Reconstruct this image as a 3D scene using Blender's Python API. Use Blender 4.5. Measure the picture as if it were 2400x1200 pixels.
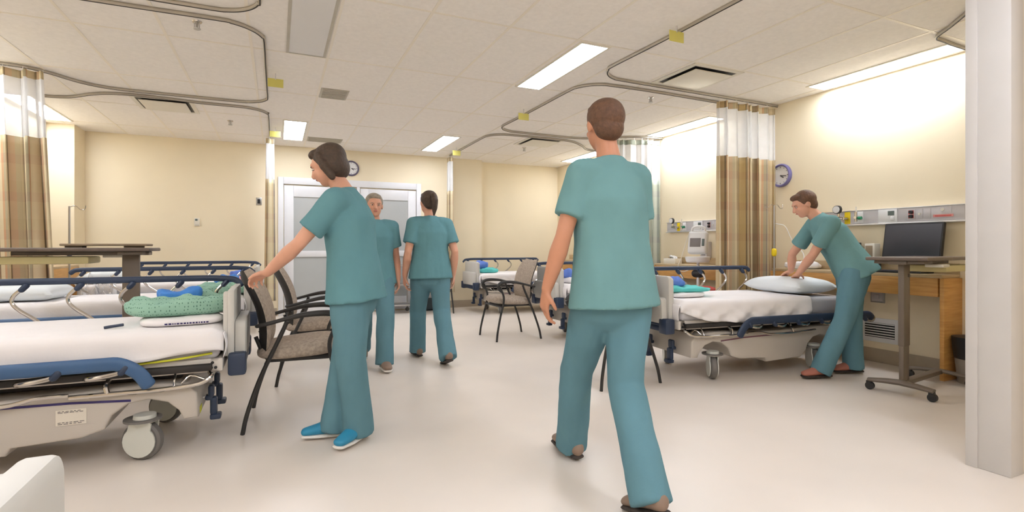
import bpy, bmesh, math, random
from mathutils import Vector, Matrix, noise
PI = math.pi
V = Vector
for o in list(bpy.data.objects):
    bpy.data.objects.remove(o)
SC = bpy.context.scene
COL = SC.collection

# ------------------------------------------------------------------ camera, view, world
H = 2.75                      # ceiling height
cd = bpy.data.cameras.new('camera'); cam = bpy.data.objects.new('camera', cd); COL.objects.link(cam)
cam.location = (0, 0, 1.10)
cam.rotation_euler = (PI/2, 0, -0.424)
cd.sensor_width = 36; cd.lens = 36*1221.76/2400
cd.shift_y = -(600-580.6)/2400
cd.clip_start = 0.02
SC.camera = cam
SC.view_settings.view_transform = 'Standard'
SC.view_settings.look = 'None'
SC.view_settings.gamma = 1
SC.view_settings.use_curve_mapping = False
SC.view_settings.exposure = 0.85
w = bpy.data.worlds.new('world'); SC.world = w; w.use_nodes = True
w.node_tree.nodes['Background'].inputs[0].default_value = (0.9, 0.92, 1, 1)
w.node_tree.nodes['Background'].inputs[1].default_value = 0.05
LAMP = 13.0                   # emission of the lit ceiling diffusers
LAMPCOL = (0.93, 0.985, 1.10)
SC.cycles.max_bounces = 10
SC.cycles.diffuse_bounces = 6
SC.cycles.transparent_max_bounces = 16

# ------------------------------------------------------------------ materials
def lin(c):
    c = c/255
    return c/12.92 if c <= 0.04045 else ((c+0.055)/1.055)**2.4
def rgb(r, g, b): return (lin(r), lin(g), lin(b), 1)
MATS = {}
def mat(name, c, rough=0.5, metal=0.0, var=0.06, scale=6.0, bump=0.0, bscale=40.0, spec=0.5, trans=0.0, coat=0.0):
    if name in MATS: return MATS[name]
    m = bpy.data.materials.new(name); m.use_nodes = True
    nt = m.node_tree; p = nt.nodes['Principled BSDF']
    c = rgb(*c)
    tc = nt.nodes.new('ShaderNodeTexCoord')
    n = nt.nodes.new('ShaderNodeTexNoise'); n.inputs['Scale'].default_value = scale; n.inputs['Detail'].default_value = 3
    nt.links.new(tc.outputs['Object'], n.inputs['Vector'])
    r = nt.nodes.new('ShaderNodeValToRGB')
    r.color_ramp.elements[0].position = 0.3; r.color_ramp.elements[1].position = 0.7
    r.color_ramp.elements[0].color = (c[0]*(1-var), c[1]*(1-var), c[2]*(1-var), 1)
    r.color_ramp.elements[1].color = (min(1, c[0]*(1+var)), min(1, c[1]*(1+var)), min(1, c[2]*(1+var)), 1)
    nt.links.new(n.outputs['Fac'], r.inputs['Fac'])
    nt.links.new(r.outputs['Color'], p.inputs['Base Color'])
    p.inputs['Roughness'].default_value = rough
    p.inputs['Metallic'].default_value = metal
    p.inputs['Specular IOR Level'].default_value = spec
    p.inputs['Coat Weight'].default_value = coat
    if bump:
        b = nt.nodes.new('ShaderNodeTexNoise'); b.inputs['Scale'].default_value = bscale; b.inputs['Detail'].default_value = 4
        nt.links.new(tc.outputs['Object'], b.inputs['Vector'])
        bn = nt.nodes.new('ShaderNodeBump'); bn.inputs['Strength'].default_value = bump; bn.inputs['Distance'].default_value = 0.01
        nt.links.new(b.outputs['Fac'], bn.inputs['Height']); nt.links.new(bn.outputs['Normal'], p.inputs['Normal'])
    MATS[name] = m
    return m
def emis(name, c, s):
    m = bpy.data.materials.new(name); m.use_nodes = True
    p = m.node_tree.nodes['Principled BSDF']
    p.inputs['Base Color'].default_value = (0.8, 0.8, 0.8, 1)
    p.inputs['Emission Color'].default_value = (*c, 1); p.inputs['Emission Strength'].default_value = s
    return m
def wood_mat(name, a, b, sc=(3, 3, 40)):
    m = bpy.data.materials.new(name); m.use_nodes = True; nt = m.node_tree; p = nt.nodes['Principled BSDF']
    tc = nt.nodes.new('ShaderNodeTexCoord'); mp = nt.nodes.new('ShaderNodeMapping'); mp.inputs['Scale'].default_value = sc
    n = nt.nodes.new('ShaderNodeTexNoise'); n.inputs['Scale'].default_value = 1.5; n.inputs['Detail'].default_value = 5; n.inputs['Distortion'].default_value = .6
    r = nt.nodes.new('ShaderNodeValToRGB'); r.color_ramp.elements[0].color = rgb(*a); r.color_ramp.elements[1].color = rgb(*b)
    r.color_ramp.elements[0].position = .3; r.color_ramp.elements[1].position = .7
    nt.links.new(tc.outputs['Object'], mp.inputs['Vector']); nt.links.new(mp.outputs['Vector'], n.inputs['Vector'])
    nt.links.new(n.outputs['Fac'], r.inputs['Fac']); nt.links.new(r.outputs['Color'], p.inputs['Base Color'])
    p.inputs['Roughness'].default_value = .4
    return m
def plaid_mat(name, cols, period=0.50, trans=0.15):
    """striped plaid cloth: stripes run along the drop (UV.x is metres along the cloth, UV.y metres of height)"""
    m = bpy.data.materials.new(name); m.use_nodes = True; nt = m.node_tree; p = nt.nodes['Principled BSDF']
    uv = nt.nodes.new('ShaderNodeUVMap'); uv.uv_map = 'UVMap'
    sx = nt.nodes.new('ShaderNodeSeparateXYZ'); nt.links.new(uv.outputs['UV'], sx.inputs[0])
    def frac(sock, per):
        d = nt.nodes.new('ShaderNodeMath'); d.operation = 'DIVIDE'; d.inputs[1].default_value = per; nt.links.new(sock, d.inputs[0])
        f = nt.nodes.new('ShaderNodeMath'); f.operation = 'FRACT'; nt.links.new(d.outputs[0], f.inputs[0]); return f.outputs[0]
    r = nt.nodes.new('ShaderNodeValToRGB'); cr = r.color_ramp; cr.interpolation = 'CONSTANT'
    while len(cr.elements) < len(cols): cr.elements.new(0.5)
    for e, (pos, c) in zip(cr.elements, cols): e.position = pos; e.color = rgb(*c)
    nt.links.new(frac(sx.outputs['X'], period), r.inputs['Fac'])
    r2 = nt.nodes.new('ShaderNodeValToRGB'); c2 = r2.color_ramp; c2.interpolation = 'CONSTANT'
    for e, (pos, c) in zip([c2.elements[0], c2.elements[1], c2.elements.new(.45), c2.elements.new(.7)], [(0, (225, 205, 165)), (.3, (190, 165, 120)), (.45, (205, 170, 140)), (.7, (215, 195, 150))]):
        e.position = pos; e.color = rgb(*c)
    nt.links.new(frac(sx.outputs['Y'], .34), r2.inputs['Fac'])
    mx = nt.nodes.new('ShaderNodeMixRGB'); mx.blend_type = 'MIX'; mx.inputs[0].default_value = .22
    nt.links.new(r.outputs['Color'], mx.inputs[1]); nt.links.new(r2.outputs['Color'], mx.inputs[2])
    nt.links.new(mx.outputs[0], p.inputs['Base Color']); p.inputs['Roughness'].default_value = .85
    p.inputs['Specular IOR Level'].default_value = .1
    return m
def net_mat(name, alpha=.72):
    m = bpy.data.materials.new(name); m.use_nodes = True; nt = m.node_tree
    out = nt.nodes['Material Output']; nt.nodes.remove(nt.nodes['Principled BSDF'])
    d = nt.nodes.new('ShaderNodeBsdfDiffuse'); d.inputs[0].default_value = (.86, .86, .86, 1)
    tl = nt.nodes.new('ShaderNodeBsdfTranslucent'); tl.inputs[0].default_value = (.86, .86, .86, 1)
    mx = nt.nodes.new('ShaderNodeMixShader'); mx.inputs[0].default_value = .45
    nt.links.new(d.outputs[0], mx.inputs[1]); nt.links.new(tl.outputs[0], mx.inputs[2])
    tr = nt.nodes.new('ShaderNodeBsdfTransparent')
    tc = nt.nodes.new('ShaderNodeTexCoord'); n = nt.nodes.new('ShaderNodeTexNoise'); n.inputs['Scale'].default_value = 9
    nt.links.new(tc.outputs['Object'], n.inputs['Vector'])
    mr = nt.nodes.new('ShaderNodeMapRange'); mr.inputs['To Min'].default_value = alpha-.08; mr.inputs['To Max'].default_value = alpha+.08
    nt.links.new(n.outputs['Fac'], mr.inputs['Value'])
    m2 = nt.nodes.new('ShaderNodeMixShader'); nt.links.new(mr.outputs[0], m2.inputs[0])
    nt.links.new(tr.outputs[0], m2.inputs[1]); nt.links.new(mx.outputs[0], m2.inputs[2]); nt.links.new(m2.outputs[0], out.inputs[0])
    return m
def plastic_mat(name):
    m = bpy.data.materials.new(name); m.use_nodes = True; nt = m.node_tree; p = nt.nodes['Principled BSDF']
    out = nt.nodes['Material Output']; p.inputs['Base Color'].default_value = (.85, .85, .87, 1); p.inputs['Roughness'].default_value = .15
    tr = nt.nodes.new('ShaderNodeBsdfTransparent'); mx = nt.nodes.new('ShaderNodeMixShader')
    lw = nt.nodes.new('ShaderNodeLayerWeight'); lw.inputs[0].default_value = .55
    nt.links.new(lw.outputs['Facing'], mx.inputs[0]); nt.links.new(tr.outputs[0], mx.inputs[1]); nt.links.new(p.outputs[0], mx.inputs[2])
    nt.links.new(mx.outputs[0], out.inputs[0])
    return m
def dots_mat(name, base, dot, scale=55):
    m = bpy.data.materials.new(name); m.use_nodes = True; nt = m.node_tree; p = nt.nodes['Principled BSDF']
    tc = nt.nodes.new('ShaderNodeTexCoord'); mp = nt.nodes.new('ShaderNodeMapping'); mp.inputs['Scale'].default_value = (1, 1, .6); mp.inputs['Rotation'].default_value = (0, 0, .6)
    v = nt.nodes.new('ShaderNodeTexVoronoi'); v.inputs['Scale'].default_value = scale; v.inputs['Randomness'].default_value = .25
    r = nt.nodes.new('ShaderNodeValToRGB'); r.color_ramp.interpolation = 'CONSTANT'
    r.color_ramp.elements[0].color = rgb(*dot); r.color_ramp.elements[1].color = rgb(*base); r.color_ramp.elements[1].position = .27
    nt.links.new(tc.outputs['Object'], mp.inputs['Vector']); nt.links.new(mp.outputs['Vector'], v.inputs['Vector'])
    nt.links.new(v.outputs['Distance'], r.inputs['Fac']); nt.links.new(r.outputs['Color'], p.inputs['Base Color'])
    p.inputs['Roughness'].default_value = .85
    return m

M_WALL = mat('wall_cream', (237, 224, 196), .7, var=.02, scale=2, bump=.05, bscale=120, spec=.2)
M_CEIL = mat('ceiling_tile', (243, 238, 232), .9, var=.03, scale=30, bump=.12, bscale=260, spec=.1)
M_TBAR = mat('ceiling_grid_bar', (240, 232, 218), .5, var=.01)
M_FLOOR = mat('floor_vinyl', (224, 214, 204), .36, var=.035, scale=1.6, spec=.42)
M_BASE = mat('baseboard_taupe', (172, 158, 138), .5, var=.03)
M_FRAME = mat('frame_grey_paint', (200, 196, 192), .4, var=.02)
M_DOORW = mat('door_white_paint', (222, 222, 224), .4, var=.02)
M_GLASS = mat('frosted_glass', (178, 181, 180), .22, var=.05, scale=1.2, spec=.5)
M_PLAST = mat('bed_plastic_grey', (190, 182, 172), .38, var=.03, scale=3)
M_BOARD = mat('bed_board_grey', (198, 195, 188), .45, var=.02, scale=3)
M_FRMET = mat('bed_frame_paint', (205, 198, 190), .4, var=.03)
M_CHROME = mat('chrome', (205, 200, 194), .16, 1.0, var=.03)
M_STEEL = mat('brushed_steel', (185, 183, 180), .35, .9, var=.05)
M_NAVY = mat('navy_rubber', (40, 54, 78), .42, var=.08)
M_RAILLIT = mat('rail_navy_lit', (58, 92, 132), .45, var=.06)  # brighter copy of the rail navy, standing in for light on lowered rails
M_DARK = mat('dark_mechanism_and_shade', (38, 34, 32), .6, var=.2)
M_BLACK = mat('black_plastic', (34, 33, 34), .45, var=.1)
M_SHEET = mat('white_sheet', (236, 232, 232), .9, var=.015, bump=.25, bscale=14, spec=.1)
M_MATT = mat('mattress_grey', (190, 188, 192), .5, var=.04)
M_PILLOW = mat('pillow_white', (226, 231, 234), .85, var=.015, bump=.3, bscale=10, spec=.1)
M_YEL = mat('yellow_trim', (205, 205, 40), .5)
M_ORANGE = mat('orange_sticker', (244, 172, 28), .5)
M_LABEL = mat('paper_label', (216, 208, 194), .6, var=.02)
M_INK = mat('ink', (70, 66, 70), .6)
M_STRIPE = mat('stripe_indigo', (44, 34, 96), .45)
M_STRIPE2 = mat('stripe_plum', (112, 70, 84), .45)
M_TYRE = mat('grey_tyre', (112, 108, 104), .6)
M_DISC = mat('wheel_disc', (205, 206, 198), .4, var=.02)
M_FABT = mat('chair_fabric_taupe', (172, 158, 144), .9, var=.2, scale=60, bump=.2, bscale=200, spec=.1)
M_CHBLK = mat('chair_black', (44, 42, 41), .5, var=.1)
M_TBROWN = mat('table_brown_metal', (112, 100, 88), .42, var=.04, spec=.4)
M_TTOP = mat('table_top_dark', (104, 90, 80), .4, var=.08, scale=20)
M_TRAY = mat('tray_beige', (205, 192, 140), .5, var=.03)
M_WOOD = wood_mat('honey_maple', (196, 142, 76), (218, 168, 100))
M_DTOP = wood_mat('desk_laminate', (186, 162, 126), (204, 182, 146))
M_TEAL = mat('scrub_teal', (100, 144, 152), .85, var=.06, scale=5, bump=.35, bscale=16, spec=.1)
M_TEALP = mat('scrub_teal_trousers', (98, 136, 148), .85, var=.06, scale=5, bump=.35, bscale=14, spec=.1)
M_TEAL2 = mat('scrub_sea_green', (110, 150, 152), .85, var=.06, scale=5, bump=.35, bscale=16, spec=.1)
M_SKIN = mat('skin', (214, 160, 134), .55, var=.05, scale=12)
M_SKIN2 = mat('skin_tan', (196, 138, 108), .55, var=.05, scale=12)
M_LIP = mat('lips', (176, 104, 96), .5)
M_HAIRD = mat('hair_dark_brown', (72, 56, 44), .6, var=.25, scale=60, bump=.5, bscale=90)
M_HAIRB = mat('hair_brown', (98, 68, 48), .6, var=.25, scale=60, bump=.5, bscale=90)
M_HAIRG = mat('hair_ash_grey', (150, 140, 126), .6, var=.2, scale=60, bump=.5, bscale=90)
M_EYE = mat('eye', (46, 36, 30), .2)
M_SHOE_B = mat('shoe_blue', (44, 138, 176), .6, var=.1)
M_SHOE_T = mat('shoe_taupe', (138, 116, 100), .6, var=.1)
M_SHOE_R = mat('shoe_rust', (170, 108, 92), .6, var=.1)
M_SOLE = mat('shoe_sole', (226, 222, 216), .6)
M_SOLED = mat('shoe_sole_dark', (58, 50, 46), .7)
M_WHITE = mat('white_plastic', (228, 228, 228), .4, var=.02)
M_OFFW = mat('offwhite_enamel', (226, 220, 206), .45, var=.02)
M_GREYP = mat('panel_grey', (200, 196, 198), .42, var=.02)
M_ALU = mat('aluminium', (222, 220, 220), .3, .7, var=.03)
M_SCREEN = mat('screen_black', (46, 42, 46), .3, var=.05)
M_GREYS = mat('screen_grey', (122, 116, 114), .35)
M_CLOCK = mat('clock_violet', (112, 106, 152), .4)
M_CLOCK2 = mat('clock_grey_violet', (92, 86, 108), .4)
M_RED = mat('red_plastic', (196, 50, 46), .5)
M_PINK = mat('pink_cloth', (224, 168, 168), .8)
M_PINKL = mat('label_pink', (222, 150, 146), .6)
M_GREEN = mat('green_knob', (30, 130, 90), .4)
M_SOCK = mat('socket_grey_green', (96, 108, 104), .5)
M_YELP = mat('yellow_plate', (236, 206, 22), .5)
M_TAG = mat('tag_yellow', (214, 206, 112), .6)
M_BLUE = mat('blue_nonwoven', (62, 128, 206), .7, var=.12, scale=20, bump=.4, bscale=30)
M_BLUE2 = mat('periwinkle_nonwoven', (96, 128, 208), .7, var=.12, scale=20, bump=.4, bscale=30)
M_TURQ = mat('turquoise_gown', (92, 196, 192), .8, var=.06, bump=.3, bscale=20)
M_GOWN = dots_mat('green_print_gown', (146, 186, 166), (84, 124, 108), 85)
M_GREYG = mat('vent_grey', (184, 178, 164), .5)
M_TAN = mat('tan_mesh', (150, 132, 108), .7)
M_BROWNB = mat('bin_brown', (120, 96, 88), .6)
M_NET = net_mat('white_net', .86)
M_CLEAR = plastic_mat('clear_film')
PL = [(0, (206, 192, 160)), (.07, (164, 142, 108)), (.11, (98, 90, 90)), (.135, (198, 180, 146)), (.22, (180, 154, 116)), (.27, (104, 86, 70)),
      (.30, (212, 200, 168)), (.39, (190, 148, 116)), (.44, (158, 150, 126)), (.53, (84, 88, 110)), (.555, (210, 194, 160)), (.66, (150, 132, 106)),
      (.73, (202, 178, 128)), (.82, (112, 96, 80)), (.85, (196, 166, 138)), (.94, (184, 172, 144))]
M_PLAID = plaid_mat('plaid_cloth', PL)
M_PLAIDHAZE = plaid_mat('plaid_cloth_haze_tint', [(0, (176, 192, 182)), (.08, (128, 146, 140)), (.14, (190, 200, 190)), (.22, (110, 130, 128)), (.28, (160, 178, 170)),
      (.4, (196, 204, 194)), (.5, (120, 138, 136)), (.56, (168, 184, 176)), (.7, (140, 160, 154)), (.8, (188, 198, 188)), (.9, (126, 144, 142))], .5)  # the plaid again, with the walking figure's teal blur mixed into its colours
M_LIT = emis('lit_diffuser', LAMPCOL, LAMP)
M_UNLIT = mat('unlit_diffuser', (222, 220, 218), .5, var=.01)

# ------------------------------------------------------------------ mesh helpers
def frame_of(t, side=None):
    t = t.normalized()
    if side is None: side = V((0, 0, 1)) if abs(t.z) < .9 else V((1, 0, 0))
    s = side - t*side.dot(t)
    if s.length < 1e-5: s = t.orthogonal()
    s.normalize()
    return s, t.cross(s)
def catmull(pts, n=6):
    P = [V(p) for p in pts]
    if len(P) < 3: return P
    Q = [2*P[0]-P[1]] + P + [2*P[-1]-P[-2]]; out = []
    for i in range(1, len(Q)-2):
        a, b, c, d = Q[i-1:i+3]
        for k in range(n):
            t = k/n
            out.append(.5*((2*b)+(c-a)*t+(2*a-5*b+4*c-d)*t*t+(3*b-a-3*c+d)*t**3))
    out.append(P[-1]); return out
class MB:
    def __init__(s): s.bm = bmesh.new(); s.uv = None
    def box(s, x0, x1, y0, y1, z0, z1, bev=0, seg=2, R=None):
        g = bmesh.ops.create_cube(s.bm, size=1)
        vs = g['verts']; c = V(((x0+x1)/2, (y0+y1)/2, (z0+z1)/2))
        for v in vs:
            v.co = V((v.co.x*(x1-x0), v.co.y*(y1-y0), v.co.z*(z1-z0)))
            if R is not None: v.co = R @ v.co
            v.co += c
        if bev:
            es = {e for v in vs for e in v.link_edges}
            bmesh.ops.bevel(s.bm, geom=list(es), offset=bev, segments=seg, profile=.5, affect='EDGES', clamp_overlap=True)
        return s
    def loft(s, cs, rs, side=None, n=16, rot=None):
        cs = [V(c) for c in cs]; rings = []
        for i, c in enumerate(cs):
            t = (cs[min(i+1, len(cs)-1)]-cs[max(i-1, 0)])
            if t.length < 1e-7: t = pt_ if i else V((0, 0, 1))
            t = t.normalized()
            if i and t.dot(pt_) < -.5: t = -t
            pt_ = t
            if side is None and i > 0:
                a, b = frame_of(t, prev)
            else: a, b = frame_of(t, side)
            prev = a
            r = rs[i] if isinstance(rs, (list, tuple)) else rs
            ra, rb = r if isinstance(r, (list, tuple)) else (r, r)
            rings.append([s.bm.verts.new(c+a*ra*math.cos(2*PI*k/n)+b*rb*math.sin(2*PI*k/n)) for k in range(n)])
        for i in range(len(rings)-1):
            for k in range(n):
                s.bm.faces.new((rings[i][k], rings[i][(k+1) % n], rings[i+1][(k+1) % n], rings[i+1][k]))
        s.bm.faces.new(list(reversed(rings[0]))); s.bm.faces.new(rings[-1])
        return s
    def cap(s, cs, rs, side=None, n=16):
        """loft with rounded ends"""
        cs = [V(c) for c in cs]
        rs = [r if isinstance(r, (list, tuple)) else (r, r) for r in (rs if isinstance(rs, list) else [rs]*len(cs))]
        t0 = (cs[0]-cs[1]).normalized(); t1 = (cs[-1]-cs[-2]).normalized()
        m0 = min(rs[0]); m1 = min(rs[-1]); a = []; b = []
        for ang in (80, 55, 28):
            k = math.cos(math.radians(ang)); q = math.sin(math.radians(ang))
            a.append((cs[0]+t0*m0*q, (rs[0][0]*k, rs[0][1]*k)))
            b.append((cs[-1]+t1*m1*q, (rs[-1][0]*k, rs[-1][1]*k)))
        al = a+list(zip(cs, rs))+b[::-1]
        return s.loft([x[0] for x in al], [x[1] for x in al], side, n)
    def tube(s, pts, r, n=10, k=6, side=None):
        P = catmull(pts, k) if k else [V(p) for p in pts]
        return s.loft(P, [r]*len(P), side, n)
    def cyl(s, p0, p1, r0, r1=None, n=20, bev=0):
        return s.loft([p0, p1], [r0, r0 if r1 is None else r1], None, n)
    def ell(s, c, r, R=None, n=20):
        g = bmesh.ops.create_uvsphere(s.bm, u_segments=n, v_segments=max(8, n*2//3), radius=1)
        for v in g['verts']:
            q = V((v.co.x*r[0], v.co.y*r[1], v.co.z*r[2]))
            if R is not None: q = R @ q
            v.co = q+V(c)
        return s
    def prism(s, poly, lo, hi, axis='y', bev=0, seg=2):
        def p3(a, b, h): return V((a, h, b)) if axis == 'y' else (V((h, a, b)) if axis == 'x' else V((a, b, h)))
        A = [s.bm.verts.new(p3(a, b, lo)) for a, b in poly]; B = [s.bm.verts.new(p3(a, b, hi)) for a, b in poly]
        n = len(poly); fs = []
        for i in range(n): fs.append(s.bm.faces.new((A[i], A[(i+1) % n], B[(i+1) % n], B[i])))
        fa = s.bm.faces.new(A[::-1]); fb = s.bm.faces.new(B)
        bmesh.ops.recalc_face_normals(s.bm, faces=fs+[fa, fb])
        if bev:
            bmesh.ops.bevel(s.bm, geom=list(fa.edges)+list(fb.edges), offset=bev, segments=seg, profile=.5, affect='EDGES', clamp_overlap=True)
        return s
    def surf(s, f, nu, nv, uvf=None):
        g = [[s.bm.verts.new(f(i/nu, j/nv)) for j in range(nv+1)] for i in range(nu+1)]
        L = (s.bm.loops.layers.uv.get('UVMap') or s.bm.loops.layers.uv.new('UVMap')) if uvf else None
        for i in range(nu):
            for j in range(nv):
                fc = s.bm.faces.new((g[i][j], g[i+1][j], g[i+1][j+1], g[i][j+1]))
                if L:
                    for lp, (a, b) in zip(fc.loops, ((i, j), (i+1, j), (i+1, j+1), (i, j+1))): lp[L].uv = uvf(a/nu, b/nv)
        return s
    def build(s, name, m, parent=None, loc=None, smooth=35, solid=0, kind=None, off=None):
        if off is not None:
            for v in s.bm.verts: v.co -= V(off)
        me = bpy.data.meshes.new(name); bmesh.ops.recalc_face_normals(s.bm, faces=s.bm.faces) if not solid else None
        s.bm.to_mesh(me); s.bm.free()
        if isinstance(m, (list, tuple)):
            for x in m: me.materials.append(x)
        else: me.materials.append(m)
        me.shade_smooth(); me.set_sharp_from_angle(angle=math.radians(smooth))
        o = bpy.data.objects.new(name, me); COL.objects.link(o)
        if parent is not None: o.parent = parent
        if loc is not None: o.location = loc
        if solid:
            md = o.modifiers.new('thick', 'SOLIDIFY'); md.thickness = solid; md.offset = 0
        if kind: o['kind'] = kind
        return o
def thing(name, label, cat, loc=(0, 0, 0), rz=0, group=None):
    o = bpy.data.objects.new(name, None); COL.objects.link(o); o.location = loc; o.rotation_euler = (0, 0, rz)
    o.empty_display_size = .1
    tag(o, label, cat, group); return o
def tag(o, label, cat, group=None):
    o['label'] = label; o['category'] = cat
    if group: o['group'] = group
    return o
def dup(root, loc, rz, label, group=None):
    r = root.copy(); COL.objects.link(r); r.location = loc; r.rotation_euler = (0, 0, rz); r['label'] = label
    if group: r['group'] = group
    for ch in list(root.children):
        c = ch.copy(); COL.objects.link(c); c.parent = r
        for g in list(ch.children):
            d = g.copy(); COL.objects.link(d); d.parent = c
    return r
def struct(name, mb, m, **k):
    return mb.build(name, m, kind='structure', **k)
def remeshed(mb, name, m, parent, voxel, sm, base, disp=0):
    """one continuous surface out of overlapping lofts"""
    me = bpy.data.meshes.new('tmp'); mb.bm.normal_update(); bmesh.ops.recalc_face_normals(mb.bm, faces=mb.bm.faces)
    mb.bm.to_mesh(me); mb.bm.free()
    o = bpy.data.objects.new('tmp', me); COL.objects.link(o)
    r = o.modifiers.new('r', 'REMESH'); r.mode = 'VOXEL'; r.voxel_size = voxel; r.use_smooth_shade = True
    if sm:
        q = o.modifiers.new('s', 'SMOOTH'); q.iterations = sm; q.factor = .5
    dg = bpy.context.evaluated_depsgraph_get(); dg.update()
    ev = o.evaluated_get(dg); nm = bpy.data.meshes.new_from_object(ev)
    bpy.data.objects.remove(o); bpy.data.meshes.remove(me)
    nm.name = name
    if disp:
        for v in nm.vertices:
            p = v.co; d = noise.noise(V((p.x*9, p.y*9, p.z*3.2)))+.5*noise.noise(V((p.x*20, p.y*20, p.z*8)))
            v.co = p+v.normal*d*disp
    for v in nm.vertices: v.co -= base
    nm.materials.clear(); nm.materials.append(m)
    nm.shade_smooth()
    x = bpy.data.objects.new(name, nm); COL.objects.link(x)
    if parent is not None: x.parent = parent
    return x

# ------------------------------------------------------------------ room shell
XL, XR, YB, YF = -2.76, 5.27, 9.20, -3.0
b = MB().box(XL-.3, XR+.3, YF-.3, YB+.5, -.1, 0); struct('floor', b, M_FLOOR)
b = MB().box(XL-.3, XR+.3, YF-.3, YB+.5, H, H+.1)
tb = MB()
GX0, GXS, GY0, GYS = .997, .593, 4.80, 1.245
for k in range(-7, 8):
    x = GX0+k*GXS
    if XL < x < XR: tb.box(x-.011, x+.011, YF, YB, H-.003, H+.001)
for k in range(-7, 4):
    y = GY0+k*GYS
    tb.box(XL, XR, y-.011, y+.011, H-.0025, H+.001)
struct('ceiling', b, M_CEIL)
o = struct('trim_1', tb, M_TBAR)
struct('wall_back', MB().box(XL-.2, 3.53, YB, YB+.25, 0, H).box(3.53, XR+.2, YB+.2, YB+.45, 0, H), M_WALL)
struct('wall_right', MB().box(XR, XR+.2, YF-.2, YB+.45, 0, H), M_WALL)
struct('wall_left', MB().box(XL-.2, XL, YF-.2, YB+.2, 0, H), M_WALL)
struct('wall_front', MB().box(XL-.2, XR+.2, YF-.2, YF, 0, H), M_WALL)
struct('wall_pillar', MB().box(XL, -2.47, 8.775, YB, 0, H), M_WALL)
struct('baseboard_back', MB().box(-2.47, -.0, YB-.012, YB, 0, .13, .004).box(2.37, 3.53, YB-.012, YB, 0, .13, .004).box(3.53, XR, YB+.188, YB+.2, 0, .13, .004), M_BASE)
struct('baseboard_right', MB().box(XR-.012, XR, 1.45, YB+.2, 0, .131, .004), M_BASE)
struct('baseboard_left', MB().box(XL, XL+.012, YF, 8.775, 0, .131, .004).box(XL, -2.458, 8.763, 8.775, 0, .131, .003).box(-2.47, -2.458, 8.763, YB, 0, .131, .003), M_BASE)
# partition with a grey metal jamb, near right
struct('wall_partition', MB().box(3.30, XR, 1.30, 1.43, 0, H), M_WALL)
pj = MB().box(3.19, 3.31, 1.285, 1.447, 0, H, .004).box(3.183, 3.20, 1.415, 1.465, 0, H, .003)
struct('trim_2', pj, M_FRAME)

# double door in the back wall
dr = bpy.data.objects.new('door_1', None); COL.objects.link(dr); dr.location = (0, YB, 0); dr['kind'] = 'structure'
f = MB().box(.02, .10, -.05, .02, 0, 2.24, .004).box(2.27, 2.35, -.05, .02, 0, 2.24, .004).box(.1005, 2.2695, -.05, .02, 2.13, 2.24, .004).box(1.24, 1.29, -.05, .02, 0, 2.1295, .004)
f.build('door_frame', M_DOORW, dr)
for x0, x1 in ((.11, 1.23), (1.30, 2.26)):
    lf = MB().box(x0, x0+.14, -.03, .01, .02, 2.11, .003).box(x1-.14, x1, -.03, .01, .02, 2.11, .003).box(x0+.1405, x1-.1405, -.03, .01, 1.93, 2.11, .003).box(x0+.1405, x1-.1405, -.03, .01, .02, .25, .003).box(x0+.1405, x1-.1405, -.03, .01, .95, 1.05, .003)
    leaf = lf.build('door_leaf', M_DOORW, dr)
    MB().box(x0+.13, x1-.13, -.012, -.004, .24, 1.94).build('door_pane', M_GLASS, leaf)
    hx = x1-.07 if x0 < 1 else x0+.07
    MB().tube([(hx, -.03, 1.0), (hx, -.08, 1.0), (hx, -.08, 1.25), (hx, -.03, 1.25)], .011, 10, 3).build('door_handle', M_STEEL, leaf)

# ------------------------------------------------------------------ ceiling fixtures
GL = 'lit ceiling light panels'
def light_panel(x0, x1, y0, y1, label, lit=True, group=GL):
    cx, cy = (x0+x1)/2, (y0+y1)/2
    t = thing('ceiling_light', label, 'light', (cx, cy, H), 0, group)
    a, c = (x1-x0)/2, (y1-y0)/2
    fr = MB().box(-a-.022, -a, -c-.022, c+.022, -.008, 0).box(a, a+.022, -c-.022, c+.022, -.008, 0).box(-a, a, -c-.022, -c, -.008, 0).box(-a, a, c, c+.022, -.008, 0)
    fr.build('frame', M_OFFW if lit else M_GREYG, t)
    MB().box(-a, a, -c, c, -.006, -.001).build('diffuser', M_LIT if lit else M_UNLIT, t)
light_panel(2.24, 2.485, 3.59, 4.82, 'long bright ceiling light in the middle above the standing man')
light_panel(2.24, 2.485, 7.41, 8.65, 'bright ceiling light near the far curtain right of the clock')
light_panel(.094, .355, 7.35, 8.62, 'bright square looking ceiling light above the double door, left of the clock')
light_panel(.094, .363, 3.56, 4.76, 'unlit grey ceiling light panel at the top of the photo', False, None)
light_panel(4.96, 5.20, 2.40, 3.61, 'long lit ceiling strip washing the wall above the gas outlet panel')
light_panel(4.96, 5.20, 4.95, 6.15, 'lit ceiling strip seen left of the near striped curtain on the right')
light_panel(4.96, 5.20, 7.44, 8.67, 'farthest lit ceiling strip along the right wall')
light_panel(-2.69, -2.44, 7.30, 8.53, 'lit ceiling strip above the left wall beside the corner')
for y0 in (4.80, 2.40, -.1):
    light_panel(-2.69, -2.44, y0, y0+1.22, 'lit ceiling strip along the left wall outside the picture, %s' % {4.80: 'above the middle left bed', 2.40: 'above the nearest left bed', -.1: 'beside the photographer'}[y0])
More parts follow.
